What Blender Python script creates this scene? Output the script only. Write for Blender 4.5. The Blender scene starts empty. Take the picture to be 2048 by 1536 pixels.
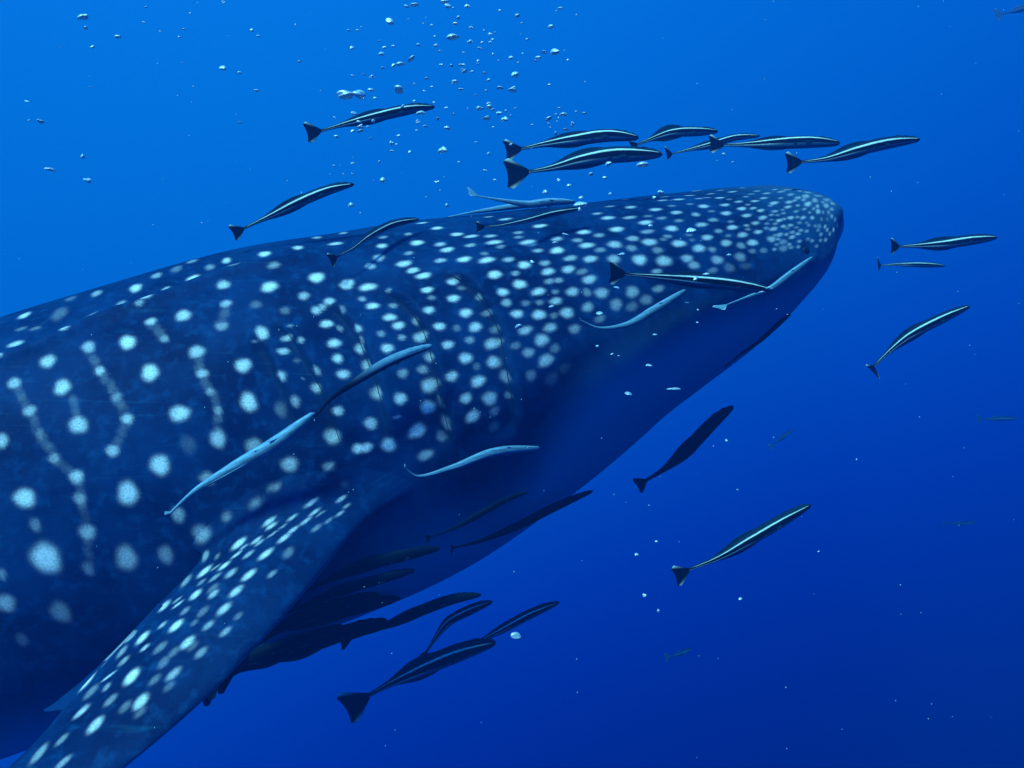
import bpy, math
import numpy as np
from mathutils import Vector

# ---------------------------------------------------------------- camera, water light, sun, exposure
scene = bpy.context.scene
cam_data = bpy.data.cameras.new("camera")
cam_data.lens = 28.0; cam_data.sensor_width = 36.0
cam_data.clip_start = 0.02; cam_data.clip_end = 400.0
camera = bpy.data.objects.new("camera", cam_data)
camera.location = (0, 0, 0); camera.rotation_euler = (math.radians(90), 0, 0)
scene.collection.objects.link(camera); scene.camera = camera

LIGHT_DIR = Vector((-.36, -.60, .71)).normalized()      # towards the sun, as it reaches this depth

# daylight as it arrives under water: radiance falls off exponentially away from the sun's direction,
# red is filtered out first, then green; the deep below goes dark
world = bpy.data.worlds.new("World"); scene.world = world; world.use_nodes = True
nt = world.node_tree; nt.nodes.clear()
def N(tree, kind, **kw):
    n = tree.nodes.new(kind)
    for k, v in kw.items():
        if k == 'ins':
            for i, val in v.items(): n.inputs[i].default_value = val
        else: setattr(n, k, v)
    return n
tc = N(nt, 'ShaderNodeTexCoord')
dotp = N(nt, 'ShaderNodeVectorMath', operation='DOT_PRODUCT'); dotp.inputs[1].default_value = WATER_DIR = (-.42, 0, .91)
nrm = N(nt, 'ShaderNodeVectorMath', operation='NORMALIZE')
nt.links.new(tc.outputs['Generated'], nrm.inputs[0]); nt.links.new(nrm.outputs[0], dotp.inputs[0])
comb = N(nt, 'ShaderNodeCombineColor')
def wmath(op, x, y=None):
    n = N(nt, 'ShaderNodeMath', operation=op)
    for i, v in enumerate((x, y)):
        if v is None: continue
        if isinstance(v, (int, float)): n.inputs[i].default_value = v
        else: nt.links.new(v, n.inputs[i])
    return n.outputs[0]
for i, (c, k, d0) in enumerate(((.0002, 6.0, -.3), (.136, 1.2, -.16), (.62, .56, -.42))):
    d = dotp.outputs['Value']
    rise = wmath('EXPONENT', wmath('MULTIPLY', d, k))
    deep = wmath('ADD', wmath('EXPONENT', wmath('MULTIPLY', wmath('SUBTRACT', d, d0), -8.0)), 1.0)
    nt.links.new(wmath('MULTIPLY', wmath('DIVIDE', rise, deep), c), comb.inputs[i])
bg = N(nt, 'ShaderNodeBackground'); bg.inputs['Strength'].default_value = 1.0
nt.links.new(comb.outputs[0], bg.inputs['Color'])
wo = N(nt, 'ShaderNodeOutputWorld'); nt.links.new(bg.outputs[0], wo.inputs['Surface'])

sun_data = bpy.data.lights.new("sun", 'SUN')
sun_data.energy = 5.0; sun_data.angle = math.radians(10.0); sun_data.color = (.62, 1.0, 1.0)
sun = bpy.data.objects.new("sun", sun_data)
sun.rotation_euler = LIGHT_DIR.to_track_quat('Z', 'Y').to_euler()
scene.collection.objects.link(sun)

scene.view_settings.view_transform = 'Standard'; scene.view_settings.look = 'None'
scene.view_settings.exposure = 0.78; scene.view_settings.gamma = 1.0
scene.view_settings.use_curve_mapping = False
scene.render.engine = 'CYCLES'
scene.cycles.use_denoising = True
scene.cycles.max_bounces = 8; scene.cycles.transmission_bounces = 6; scene.cycles.volume_bounces = 0
scene.cycles.caustics_reflective = False; scene.cycles.caustics_refractive = False
rng = np.random.default_rng(11)

# ---------------------------------------------------------------- helpers
def link(o): scene.collection.objects.link(o); return o

def tag(o, label=None, category=None, group=None, kind=None):
    if label: o['label'] = label
    if category: o['category'] = category
    if group: o['group'] = group
    if kind: o['kind'] = kind
    return o

def mesh_from(name, verts, faces, mat, smooth=True, floats=None, colours=None):
    verts = np.asarray(verts, np.float32); faces = np.asarray(faces, np.int32)
    me = bpy.data.meshes.new(name)
    nf, k = faces.shape
    me.vertices.add(len(verts)); me.vertices.foreach_set('co', verts.ravel())
    me.loops.add(nf*k); me.loops.foreach_set('vertex_index', faces.ravel())
    me.polygons.add(nf); me.polygons.foreach_set('loop_start', np.arange(0, nf*k, k, dtype=np.int32))
    me.polygons.foreach_set('loop_total', np.full(nf, k, np.int32))
    if smooth: me.polygons.foreach_set('use_smooth', np.ones(nf, bool))
    for nme, arr in (floats or {}).items():
        a = me.attributes.new(nme, 'FLOAT', 'POINT'); a.data.foreach_set('value', np.asarray(arr, np.float32).ravel())
    for nme, arr in (colours or {}).items():
        a = me.attributes.new(nme, 'FLOAT_COLOR', 'POINT')
        arr = np.asarray(arr, np.float32); rgba = np.ones((len(verts), 4), np.float32); rgba[:, :3] = arr
        a.data.foreach_set('color', rgba.ravel())
    me.materials.append(mat); me.update(calc_edges=True); me.validate()
    return me

def ring_faces(nrow, ncol, base=0, wrap=True):
    i = np.arange(nrow - 1)[:, None]; j = np.arange(ncol if wrap else ncol - 1)[None, :]
    j2 = (j + 1) % ncol
    return (base + np.stack([i*ncol + j, i*ncol + j2, (i + 1)*ncol + j2, (i + 1)*ncol + j], -1)).reshape(-1, 4)

def material(name):
    m = bpy.data.materials.new(name); m.use_nodes = True; t = m.node_tree
    t.nodes.clear(); out = N(t, 'ShaderNodeOutputMaterial')
    return m, t, out

# ---------------------------------------------------------------- materials
def shark_material():
    m, t, out = material('shark_skin')
    L = t.links.new
    p = N(t, 'ShaderNodeBsdfPrincipled'); L(p.outputs[0], out.inputs['Surface'])
    tex = N(t, 'ShaderNodeTexCoord')
    fine = N(t, 'ShaderNodeTexNoise'); fine.inputs['Scale'].default_value = 230; fine.inputs['Detail'].default_value = 3
    big = N(t, 'ShaderNodeTexNoise'); big.inputs['Scale'].default_value = 5.5; big.inputs['Detail'].default_value = 5; big.inputs['Roughness'].default_value = .62
    for n in (fine, big): L(tex.outputs['Object'], n.inputs['Vector'])
    def attr(nm): a = N(t, 'ShaderNodeAttribute', attribute_name=nm); return a.outputs['Fac']
    def math_(op, a, b, clamp=False):
        n = N(t, 'ShaderNodeMath', operation=op, use_clamp=clamp)
        for i, v in enumerate((a, b)):
            if isinstance(v, (int, float)): n.inputs[i].default_value = v
            else: L(v, n.inputs[i])
        return n.outputs[0]
    def mix(f, a, b):
        n = N(t, 'ShaderNodeMix', data_type='RGBA')
        L(f, n.inputs[0]) if not isinstance(f, float) else setattr(n.inputs[0], 'default_value', f)
        for i, v in ((6, a), (7, b)):
            if isinstance(v, tuple): n.inputs[i].default_value = (*v, 1)
            else: L(v, n.inputs[i])
        return n.outputs[2]
    blotch = N(t, 'ShaderNodeMapRange'); blotch.inputs[1].default_value = .36; blotch.inputs[2].default_value = .66
    L(big.outputs['Fac'], blotch.inputs[0])
    dark = mix(blotch.outputs[0], (.0008, .0115, .056), (.0025, .034, .128))
    # fine mottling and pale scratches in the hide
    mot = N(t, 'ShaderNodeTexNoise'); mot.inputs['Scale'].default_value = 38; mot.inputs['Detail'].default_value = 4; L(tex.outputs['Object'], mot.inputs['Vector'])
    mr2 = N(t, 'ShaderNodeMapRange'); mr2.inputs[1].default_value = .52; mr2.inputs[2].default_value = .78; L(mot.outputs['Fac'], mr2.inputs[0])
    dark = mix(math_('MULTIPLY', mr2.outputs[0], .85), dark, (.004, .054, .170))
    mp = N(t, 'ShaderNodeMapping'); mp.inputs['Rotation'].default_value = (0, .35, .2); mp.inputs['Scale'].default_value = (2.2, 9, 34); L(tex.outputs['Object'], mp.inputs['Vector'])
    scr = N(t, 'ShaderNodeTexNoise'); scr.inputs['Scale'].default_value = 2.4; scr.inputs['Detail'].default_value = 2; L(mp.outputs[0], scr.inputs['Vector'])
    mr3 = N(t, 'ShaderNodeMapRange'); mr3.inputs[1].default_value = .66; mr3.inputs[2].default_value = .76; L(scr.outputs['Fac'], mr3.inputs[0])
    dark = mix(math_('MULTIPLY', mr3.outputs[0], .16), dark, (.02, .14, .24))
    skin = mix(attr('belly'), dark, (.10, .30, .46))
    # pale spots with a granular rim
    grain = math_('SUBTRACT', fine.outputs['Fac'], .5)
    sp = math_('ADD', attr('spot'), math_('MULTIPLY', grain, math_('MULTIPLY', attr('spot'), 1.5)), True)
    skin = mix(sp, skin, (.92, .84, .84))
    skin = mix(math_('MULTIPLY', attr('slit'), .85), skin, (.012, .016, .022))
    L(skin, p.inputs['Base Color'])
    p.inputs['Roughness'].default_value = .62; p.inputs['Specular IOR Level'].default_value = .05
    bump = N(t, 'ShaderNodeBump'); bump.inputs['Strength'].default_value = .22; bump.inputs['Distance'].default_value = .004
    L(fine.outputs['Fac'], bump.inputs['Height']); L(bump.outputs[0], p.inputs['Normal'])
    return m

def remora_material():
    m, t, out = material('remora_skin'); L = t.links.new
    p = N(t, 'ShaderNodeBsdfPrincipled'); L(p.outputs[0], out.inputs['Surface'])
    a = N(t, 'ShaderNodeAttribute', attribute_name='pigment')
    tex = N(t, 'ShaderNodeTexCoord'); no = N(t, 'ShaderNodeTexNoise')
    no.inputs['Scale'].default_value = 90; no.inputs['Detail'].default_value = 3; L(tex.outputs['Object'], no.inputs['Vector'])
    mr = N(t, 'ShaderNodeMapRange'); mr.inputs[3].default_value = .65; mr.inputs[4].default_value = 1.3; L(no.outputs['Fac'], mr.inputs[0])
    mul = N(t, 'ShaderNodeVectorMath', operation='SCALE'); L(a.outputs['Color'], mul.inputs[0]); L(mr.outputs[0], mul.inputs['Scale'])
    L(mul.outputs[0], p.inputs['Base Color'])
    p.inputs['Roughness'].default_value = .6; p.inputs['Specular IOR Level'].default_value = .04
    return m

def plain(name, col, rough=.5, spec=.3):
    m, t, out = material(name); p = N(t, 'ShaderNodeBsdfPrincipled'); t.links.new(p.outputs[0], out.inputs['Surface'])
    no = N(t, 'ShaderNodeTexNoise'); no.inputs['Scale'].default_value = 60
    mx = N(t, 'ShaderNodeMix', data_type='RGBA'); t.links.new(no.outputs['Fac'], mx.inputs[0])
    mx.inputs[6].default_value = (*[c*.75 for c in col], 1); mx.inputs[7].default_value = (*col, 1)
    t.links.new(mx.outputs[2], p.inputs['Base Color'])
    p.inputs['Roughness'].default_value = rough; p.inputs['Specular IOR Level'].default_value = spec
    return m

def bubble_material():
    m, t, out = material('air_bubble'); L = t.links.new
    g = N(t, 'ShaderNodeBsdfGlass'); g.inputs['IOR'].default_value = .752; g.inputs['Roughness'].default_value = .03
    gl = N(t, 'ShaderNodeBsdfGlossy'); gl.inputs['Roughness'].default_value = .42; gl.inputs['Color'].default_value = (.9, .95, .95, 1)
    df = N(t, 'ShaderNodeBsdfDiffuse'); df.inputs['Color'].default_value = (.92, .94, .94, 1)     # matte white added, standing in for the bubbles' bright highlights
    m1 = N(t, 'ShaderNodeMixShader'); m1.inputs[0].default_value = .6
    mx = N(t, 'ShaderNodeMixShader'); mx.inputs[0].default_value = .36
    L(g.outputs[0], m1.inputs[1]); L(gl.outputs[0], m1.inputs[2]); L(m1.outputs[0], mx.inputs[1]); L(df.outputs[0], mx.inputs[2])
    L(mx.outputs[0], out.inputs['Surface'])
    return m

SHARK = shark_material(); SLIT = plain('gill_opening', (.008, .024, .05), .8, .1); REMORA = remora_material(); EYE = plain('dark_eye', (.006, .008, .012), .25, .5)
BUBBLE = bubble_material(); MOTE = plain('drifting_mote', (.75, .8, .8), .7, .1)

# ---------------------------------------------------------------- the water itself
def water_haze():
    x0, x1, y0, y1, z0, z1 = HAZE_BOX
    v = [(x, y, z) for x in (x0, x1) for y in (y0, y1) for z in (z0, z1)]
    f = [(0,1,3,2), (4,6,7,5), (0,4,5,1), (2,3,7,6), (0,2,6,4), (1,5,7,3)]
    m, t, out = material('blue_water')
    pv = N(t, 'ShaderNodeVolumePrincipled')
    pv.inputs['Color'].default_value = (.003, .075, .33, 1); pv.inputs['Absorption Color'].default_value = (0, .235, .36, 1); pv.inputs['Density'].default_value = HAZE_DENSITY
    pv.inputs['Anisotropy'].default_value = .2
    t.links.new(pv.outputs[0], out.inputs['Volume'])
    o = link(bpy.data.objects.new('haze', mesh_from('haze', v, f, m, smooth=False)))
    tag(o, 'clear blue sea water filling the whole view', 'water', kind='stuff')
HAZE_BOX = (-6.9, 6.9, -2.5, 10.5, -6.0, 5.15); HAZE_DENSITY = .18
water_haze()

# ---------------------------------------------------------------- measured tables
AXIS_TABLE=[[1.057, 2.78, 0.576], [0.853, 2.745, 0.464], [0.675, 2.68, 0.343], [0.282, 2.55, 0.202], [-0.474, 2.33, -0.12], [-0.931, 2.2, -0.262], [-1.337, 2.08, -0.381], [-2.3, 1.85, -0.62], [-3.2, 1.75, -0.82], [-4.1, 1.8, -0.95], [-4.9, 2.0, -1.02], [-5.25, 2.13, -1.04]]
WIDTH=[(0,0),(.02,.15),(.06,.26),(.15,.36),(.3,.42),(.6,.47),(1.0,.53),(1.6,.57),(2.3,.56),(2.8,.53),(3.8,.41),(4.7,.25),(5.6,.12),(6.45,.055),(6.826,.03)]
STATIONS=[0,.012,.04,.09,.16,.26,.4,.6,.85,1.15,1.5,1.9,2.3,2.75,3.2,3.8,4.7,5.6,6.45,6.826]
H_UP=[0.0, 0.0355, 0.0686, 0.1225, 0.1684, 0.2281, 0.2973, 0.3328, 0.36, 0.4331, 0.5139, 0.5627, 0.5437, 0.4946, 0.4247, 0.36, 0.22, 0.12, 0.06, 0.04]
H_DOWN=[0.0, 0.0503, 0.0848, 0.119, 0.1482, 0.1805, 0.2247, 0.2937, 0.3782, 0.4539, 0.5128, 0.5209, 0.536, 0.545, 0.522, 0.38, 0.22, 0.12, 0.06, 0.04]
SPOTS = [
    (2.426,1.181,.014,.0262,.9), (2.254,.909,.0162,.0168,1.0), (2.252,1.169,.0134,.0268,.5), (2.319,1.226,.0139,.0278,.2), (2.336,1.043,.0205,.041,.2), (2.159,1.061,.0153,.0259,.9), (2.11,1.142,.0131,.0262,.5), (2.022,.978,.0163,.0193,1.0),
    (2.086,.96,.0106,.0127,.6), (2.194,.945,.0118,.0169,.5), (2.131,.9,.0148,.0109,.8), (2.147,.861,.011,.0086,.5), (2.311,.831,.0122,.0077,.8), (2.422,.87,.0171,.0134,.8), (2.453,.786,.01,.0069,.7), (2.387,.96,.0141,.0097,.25),
    (2.42,.999,.0141,.0104,.25), (2.059,1.157,.0161,.0321,.25), (2.02,1.238,.0155,.0309,.4), (1.934,1.079,.0113,.0227,.8), (1.979,1.043,.0119,.0213,.35), (1.915,.951,.0158,.0073,.5), (1.954,.852,.0153,.0174,.75), (1.835,1.058,.0164,.0202,1.0),
    (1.743,1.073,.0143,.0198,.8), (1.632,1.058,.0194,.0149,.8), (1.663,1.262,.0134,.0268,.5), (1.583,1.277,.0123,.0246,.5), (1.825,.9,.0159,.0081,.5), (1.852,.768,.0201,.0188,1.0), (1.729,.768,.0199,.0178,1.0), (1.665,.675,.016,.0145,.8),
    (1.961,.72,.0135,.0138,.6), (1.985,.606,.0153,.0137,.45), (2.059,.729,.0168,.0206,.8), (2.133,.741,.0129,.0138,.75), (2.112,.621,.0099,.0127,.45), (2.188,.669,.0175,.0216,1.0), (2.272,.705,.0144,.0192,.6), (2.254,.567,.0108,.0126,.75),
    (2.356,.69,.0161,.0195,.8), (2.334,.54,.0171,.0199,.9), (2.43,.633,.0137,.016,.65), (2.408,.487,.0135,.0139,.6), (2.319,.364,.0182,.0213,.8), (2.231,.427,.0114,.0136,.4), (2.219,.322,.0126,.0136,.7), (2.397,.37,.0083,.0151,.3),
    (2.377,.259,.0121,.0122,.45), (2.348,.169,.014,.0141,.8), (2.262,.22,.0144,.013,.7), (2.153,.484,.0185,.0212,1.0), (2.051,.513,.017,.0176,.75), (2.118,.283,.0204,.0188,1.0), (2.051,.409,.0133,.0122,.7), (2.043,.334,.0098,.0093,.5),
    (2.041,.256,.009,.012,.5), (2.055,.157,.0158,.0213,.75), (2.098,.034,.015,.016,.5), (2.182,.124,.0206,.0216,1.0), (2.469,.397,.0119,.0174,.7), (1.963,.403,.0186,.0164,1.0), (1.975,.256,.0177,.022,1.0), (1.991,.088,.0175,.0184,.5),
    (1.903,.528,.014,.0182,1.0), (1.922,.493,.0055,.0044,.4), (1.911,.196,.0143,.0189,.25), (1.881,.202,.0109,.0133,.5), (1.889,.313,.0102,.0102,.8), (1.78,.66,.0132,.014,.6), (1.762,.573,.0131,.0107,.8), (1.727,.606,.0133,.0111,.8),
    (1.745,.588,.0093,.0089,.7), (1.753,.496,.0168,.0108,1.0), (1.755,.397,.0159,.0117,1.0), (1.868,.412,.0147,.0083,.9), (1.852,.478,.0141,.0088,.8), (1.823,.43,.0082,.0076,.6), (1.757,.325,.0128,.0113,.9), (1.811,.298,.0089,.0095,.6),
    (1.823,.232,.0125,.0116,.8), (1.757,.25,.0158,.0109,.9), (1.848,.361,.0081,.0057,.3), (1.844,.286,.0037,.0039,.3), (1.794,.121,.0133,.0114,.8), (1.825,.04,.0191,.0181,.7), (1.928,-.01,.0178,.018,.65), (1.854,-.067,.0146,.01,.4),
    (1.833,.51,.0067,.0054,.4), (1.723,.457,.0069,.0061,.4), (1.704,.534,.0078,.0085,.4), (1.837,.609,.0114,.013,.25), (1.893,.678,.0151,.013,.2), (2.116,.166,.0169,.0219,.12), (1.657,.681,.016,.0146,.85), (1.614,.639,.0218,.0118,.95),
    (1.55,.813,.0143,.0154,.7), (1.583,.762,.0132,.0115,.7), (1.519,.915,.0147,.0119,.8), (1.435,.873,.0184,.0141,.95), (1.353,1.022,.0166,.0126,.9), (1.366,1.166,.016,.0089,.8), (1.302,1.31,.0197,.0147,.5), (1.435,1.005,.0108,.0124,.45),
    (1.497,1.022,.0124,.0131,.4), (1.472,.798,.0129,.0082,.45), (1.499,.729,.0203,.0111,.9), (1.491,.663,.0168,.009,.9), (1.472,.612,.0193,.0095,1.0), (1.409,.681,.0164,.0074,.7), (1.376,.756,.0185,.0104,.95), (1.386,.816,.0159,.0099,.7),
    (1.323,.897,.0174,.0114,.9), (1.296,.843,.0192,.0089,.8), (1.359,.657,.0184,.0102,.95), (1.318,.759,.0162,.0078,.6), (1.259,.744,.022,.0103,.85), (1.251,.813,.0185,.0085,.6), (1.251,.693,.0137,.0072,.5), (1.302,.663,.0108,.0069,.4),
    (1.308,.612,.0214,.0108,.95), (1.255,.585,.0172,.0085,.6), (1.171,1.017,.0196,.0098,.7), (1.195,1.103,.0137,.0069,.5), (1.115,.843,.0215,.0104,.9), (1.179,.81,.0143,.0085,.5), (1.189,.756,.0141,.0066,.4), (1.183,.681,.0226,.0144,.9),
    (.941,.813,.02,.0115,.8), (.951,.897,.0147,.0079,.6), (1.033,.69,.021,.0111,.9), (1.107,.678,.0174,.0109,.7), (1.13,.57,.0191,.0128,1.0), (1.177,.603,.0159,.0077,.55), (1.066,.627,.0147,.0103,.5), (1.007,.63,.0171,.0093,.5),
    (.949,.663,.0208,.0134,.9), (1.052,.564,.0227,.0108,.85), (1.033,.502,.0168,.0092,.4), (.986,.525,.0203,.0148,.7), (1.228,.528,.0183,.0121,.95), (1.179,.505,.0158,.009,.6), (1.115,.496,.0191,.01,.6), (1.072,.457,.0195,.0118,.8),
    (1.187,.439,.0194,.0104,.85), (1.136,.424,.0189,.0113,.8), (1.107,.382,.0182,.0093,.35), (1.101,.325,.0201,.0126,.75), (1.197,.382,.0138,.0082,.5), (1.177,.37,.0139,.0081,.5), (1.013,.415,.018,.0145,.6), (1.31,.505,.0194,.0127,1.0),
    (1.265,.481,.0126,.0077,.5), (1.267,.415,.0188,.0128,.95), (1.318,.397,.0166,.0107,.95), (1.236,.34,.019,.0106,.9), (1.161,.283,.0168,.0131,.7), (1.126,.25,.0123,.0121,.35), (1.197,.316,.0119,.0061,.35), (1.095,.22,.0192,.0155,.6),
    (1.208,.259,.0164,.0103,.7), (1.277,.307,.0124,.0086,.3), (1.245,.283,.0108,.0077,.35), (1.321,.334,.0148,.0104,.6), (1.14,.172,.0169,.0127,.55), (1.072,.133,.0184,.0162,.5), (1.314,.265,.0166,.0109,.9), (1.261,.226,.0187,.0126,.85),
    (1.197,.181,.0183,.0143,.75), (1.228,.19,.0117,.0084,.3), (1.128,.097,.017,.0101,.35), (1.31,.172,.0192,.0107,.7), (1.251,.145,.0197,.0107,.6), (1.199,.097,.0165,.0125,.45), (1.284,.106,.0203,.0147,.7), (1.349,.124,.0146,.0089,.3),
    (1.331,.07,.0164,.0122,.5), (1.294,.007,.022,.0156,.65), (1.261,.04,.0152,.0115,.25), (1.347,-.052,.0155,.0142,.3), (1.296,-.145,.0221,.0179,.15), (1.257,-.115,.0179,.0151,.12), (1.485,.525,.0158,.0096,.95), (1.481,.469,.0116,.0064,.4),
    (1.409,.546,.0162,.0109,.95), (1.398,.493,.0119,.0066,.35), (1.372,.409,.0103,.0063,.6), (1.503,.418,.0155,.0097,.9), (1.433,.439,.0159,.0108,1.0), (1.421,.358,.0176,.0112,1.0), (1.374,.325,.0145,.0077,.45), (1.497,.322,.0155,.01,.95),
    (1.462,.298,.0107,.0091,.3), (1.415,.277,.0168,.0124,.95), (1.372,.235,.0145,.0099,.35), (1.446,.226,.0132,.0089,.5), (1.497,.235,.0154,.0105,.9), (1.394,.175,.0219,.0138,.85), (1.47,.157,.0172,.0136,.9), (1.409,.094,.0184,.0152,.85),
    (1.456,.103,.0107,.0088,.25), (1.519,.1,.0161,.0118,.85), (1.466,.043,.0189,.0135,.9), (1.513,-.004,.017,.0119,.75), (1.454,-.076,.019,.0182,.7), (1.403,.016,.0126,.0161,.5), (1.411,-.118,.0084,.0103,.45), (1.511,-.133,.0195,.0152,.75),
    (1.458,-.172,.0149,.0131,.35), (1.466,-.244,.0166,.0157,.2), (1.597,.448,.0167,.0107,.9), (1.577,.505,.0113,.0084,.5), (1.626,.528,.0159,.0104,.95), (1.641,.57,.0103,.0079,.5), (1.571,.588,.0081,.0061,.4), (1.585,.391,.0159,.0103,.95),
    (1.542,.397,.0081,.0104,.5), (1.593,.334,.0103,.0074,.55), (1.55,.31,.0184,.0132,.9), (1.638,.376,.0102,.0084,.45), (1.638,.307,.0164,.0106,.95), (1.686,.421,.0101,.0077,.8), (1.686,.376,.0069,.0075,.4), (1.698,.343,.0115,.0123,.9),
    (1.696,.262,.0115,.0135,.75), (1.55,.214,.012,.0111,.7), (1.579,.169,.015,.011,.5), (1.626,.187,.014,.011,.5), (1.575,.1,.0205,.0172,.9), (1.7,.139,.0137,.0146,.75), (1.653,.097,.017,.0131,.95), (1.597,.019,.0196,.0164,.85),
    (1.563,.022,.0079,.0134,.3), (1.735,.046,.0158,.0145,.9), (1.643,-.067,.0225,.0175,.85), (1.573,-.094,.0111,.0147,.5), (1.677,.031,.01,.0046,.5), (1.712,-.079,.0175,.0166,.9), (1.778,-.034,.0149,.0116,.9), (1.762,-.052,.015,.0116,.9),
    (1.595,-.154,.0134,.0143,.4), (1.641,-.211,.0196,.0129,.55), (1.723,.46,.0085,.007,.4), (.857,.918,.0188,.0114,.7), (.89,.777,.0216,.0097,.6), (.869,.684,.0229,.0114,.9), (.806,.828,.0227,.0104,.8), (.82,.705,.0191,.0086,.4),
    (.761,.741,.0221,.01,.8), (.779,.648,.0173,.0087,.4), (.695,.957,.0241,.0109,.8), (.82,.57,.0224,.0127,.9), (.882,.585,.0216,.0097,.5), (.656,.771,.021,.0136,.8), (.715,.684,.0167,.0115,.6), (.722,.561,.0239,.0107,.7),
    (.611,.642,.0239,.0109,.8), (.674,.591,.0208,.0094,.5), (.578,.759,.0229,.0103,.7), (.545,.891,.023,.0104,.7), (.424,1.011,.0213,.0096,.7), (.533,.669,.022,.0099,.8), (.506,.762,.0195,.0088,.6), (.629,.481,.0226,.0108,.85),
    (.687,.469,.0183,.0086,.5), (.578,.478,.014,.0064,.5), (.543,.57,.0219,.0099,.7), (.488,.636,.0171,.0077,.6), (.445,.723,.0188,.0084,.7), (.469,.582,.0182,.0082,.7), (.537,.469,.0194,.0087,.6), (.494,.499,.021,.0095,.7),
    (.615,.397,.024,.0108,.7), (.553,.379,.0193,.0087,.7), (.734,.433,.0226,.0105,.85), (.687,.355,.022,.013,.75), (.644,.304,.0187,.0128,.45), (.596,.307,.0242,.0118,.85), (.779,.355,.0231,.0139,.85), (.74,.325,.0166,.0098,.45),
    (.898,.487,.0235,.0136,.8), (.83,.427,.0257,.0123,.9), (.935,.549,.0188,.012,.6), (.843,.505,.0144,.0087,.4), (.953,.361,.0227,.0161,.85), (.892,.313,.0247,.0169,.8), (.957,.463,.0165,.0121,.4), (.894,.406,.0182,.0119,.4),
    (.826,.292,.0202,.0133,.7), (.816,.232,.0204,.013,.6), (.74,.232,.0226,.0151,.65), (.666,.214,.0222,.0171,.45), (.715,.154,.0217,.0158,.25), (.658,.133,.0248,.0112,.15), (.527,.28,.0194,.0127,.6), (.613,.235,.0152,.0096,.35),
    (.574,.214,.0166,.0106,.35), (.506,.172,.022,.0125,.4), (.927,.253,.0179,.0081,.6), (.769,.163,.021,.0095,.35), (1.017,.169,.0209,.0156,.6), (.943,.139,.0198,.0105,.5), (.986,.103,.0203,.0139,.4), (1.033,.091,.0198,.0129,.3),
    (.399,.63,.0234,.0105,.7), (.399,.741,.0191,.0086,.6), (.35,.828,.0234,.0105,.5), (.348,.588,.0211,.0095,.6), (.375,.537,.0194,.0087,.6), (.43,.537,.0155,.007,.5), (.457,.505,.0115,.0052,.5), (.41,.415,.0164,.0081,.7),
    (.449,.424,.0167,.0075,.7), (.471,.406,.0131,.0059,.4), (.295,.582,.0223,.01,.5), (.242,.543,.0302,.0136,.5), (.192,.6,.0284,.0128,.4), (.227,.427,.0273,.0123,.5), (.291,.454,.0267,.012,.7), (.373,.367,.0165,.008,.6),
    (.373,.454,.015,.0068,.4), (.283,.313,.0216,.0097,.7), (.184,.259,.0267,.012,.6), (.127,.244,.0268,.0121,.5), (.17,.163,.0197,.0089,.5), (.338,.316,.015,.008,.6), (.303,.232,.0145,.007,.3), (.457,.358,.0129,.007,.6),
    (.43,.346,.0144,.0065,.6), (.397,.331,.0127,.0057,.4), (.494,.361,.0196,.0088,.6), (.486,.289,.017,.0077,.6), (.443,.277,.0143,.0064,.5), (.455,.232,.0155,.007,.7), (.414,.268,.0123,.0068,.5), (.43,.241,.0132,.006,.6),
    (.492,.226,.0222,.01,.4), (.377,.271,.0104,.0059,.4), (.358,.232,.0108,.0059,.4), (.338,.199,.0161,.0099,.3), (.266,.163,.0122,.007,.25), (.079,.376,.0351,.0158,.4), (.149,.358,.0284,.0128,.4), (.153,.478,.0243,.0109,.3),
    (.287,.678,.0239,.0108,.4), (.293,.789,.0264,.0119,.4), (.399,.876,.0175,.0079,.4), (.436,.837,.0149,.0067,.5), (.523,1.043,.0205,.0092,.5), (.586,.939,.0189,.0085,.4), (.613,1.067,.0249,.0112,.6), (.623,.921,.0187,.0084,.5),
    (.498,1.244,.023,.0104,.6), (.746,.975,.0212,.0095,.6), (.779,1.121,.0198,.0089,.6), (.896,.984,.0163,.0073,.5), (.434,1.121,.0182,.0082,.4), (.342,1.097,.0181,.0082,.4), (.348,.921,.0185,.0083,.5), (.235,.771,.0202,.0091,.4),
    (.703,1.103,.0205,.0092,.5), (.806,1.193,.0173,.0078,.5), (.416,.481,.0121,.0054,.45), (.404,.522,.011,.005,.4), (.436,.487,.0115,.0052,.4), (.334,.43,.0155,.007,.4), (.289,.37,.0161,.0072,.4), (.256,.25,.0135,.0061,.4),
    (.379,.304,.0103,.0049,.35), (.449,.319,.0103,.0049,.4), (.422,.307,.0107,.0048,.4), (.283,.522,.0188,.0084,.4), (.178,.481,.022,.0099,.35), (.184,.334,.0186,.0084,.4), (.118,.364,.0253,.0114,.35), (.326,.376,.0123,.0055,.35),
    (.469,.454,.0104,.0047,.4), (.498,.433,.0118,.0053,.4), (.514,.397,.013,.0058,.4), (.619,.549,.0151,.0068,.35), (.664,.412,.0136,.0062,.35), (.58,.436,.014,.0063,.35), (.693,.831,.0157,.0071,.35), (.65,.696,.0149,.0067,.35),
    (.752,.849,.0164,.0074,.35), (.843,.753,.0144,.0068,.35), (.861,.487,.012,.0074,.3), (.787,.484,.0138,.0065,.3), (.787,.433,.0115,.0062,.25), (.424,.612,.013,.0059,.45), (.35,.678,.0159,.0072,.4), (.486,.699,.0132,.0059,.4),
    (.518,.834,.0142,.0064,.35), (2.449,.157,.0201,.0209,1.0), (2.346,.166,.0134,.0134,.5), (2.352,.088,.0121,.0147,.5), (2.358,-.013,.0153,.0184,.6), (2.377,-.142,.0108,.0182,.25), (2.445,.052,.0112,.0152,.3), (2.447,-.061,.0261,.0345,1.0),
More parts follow.
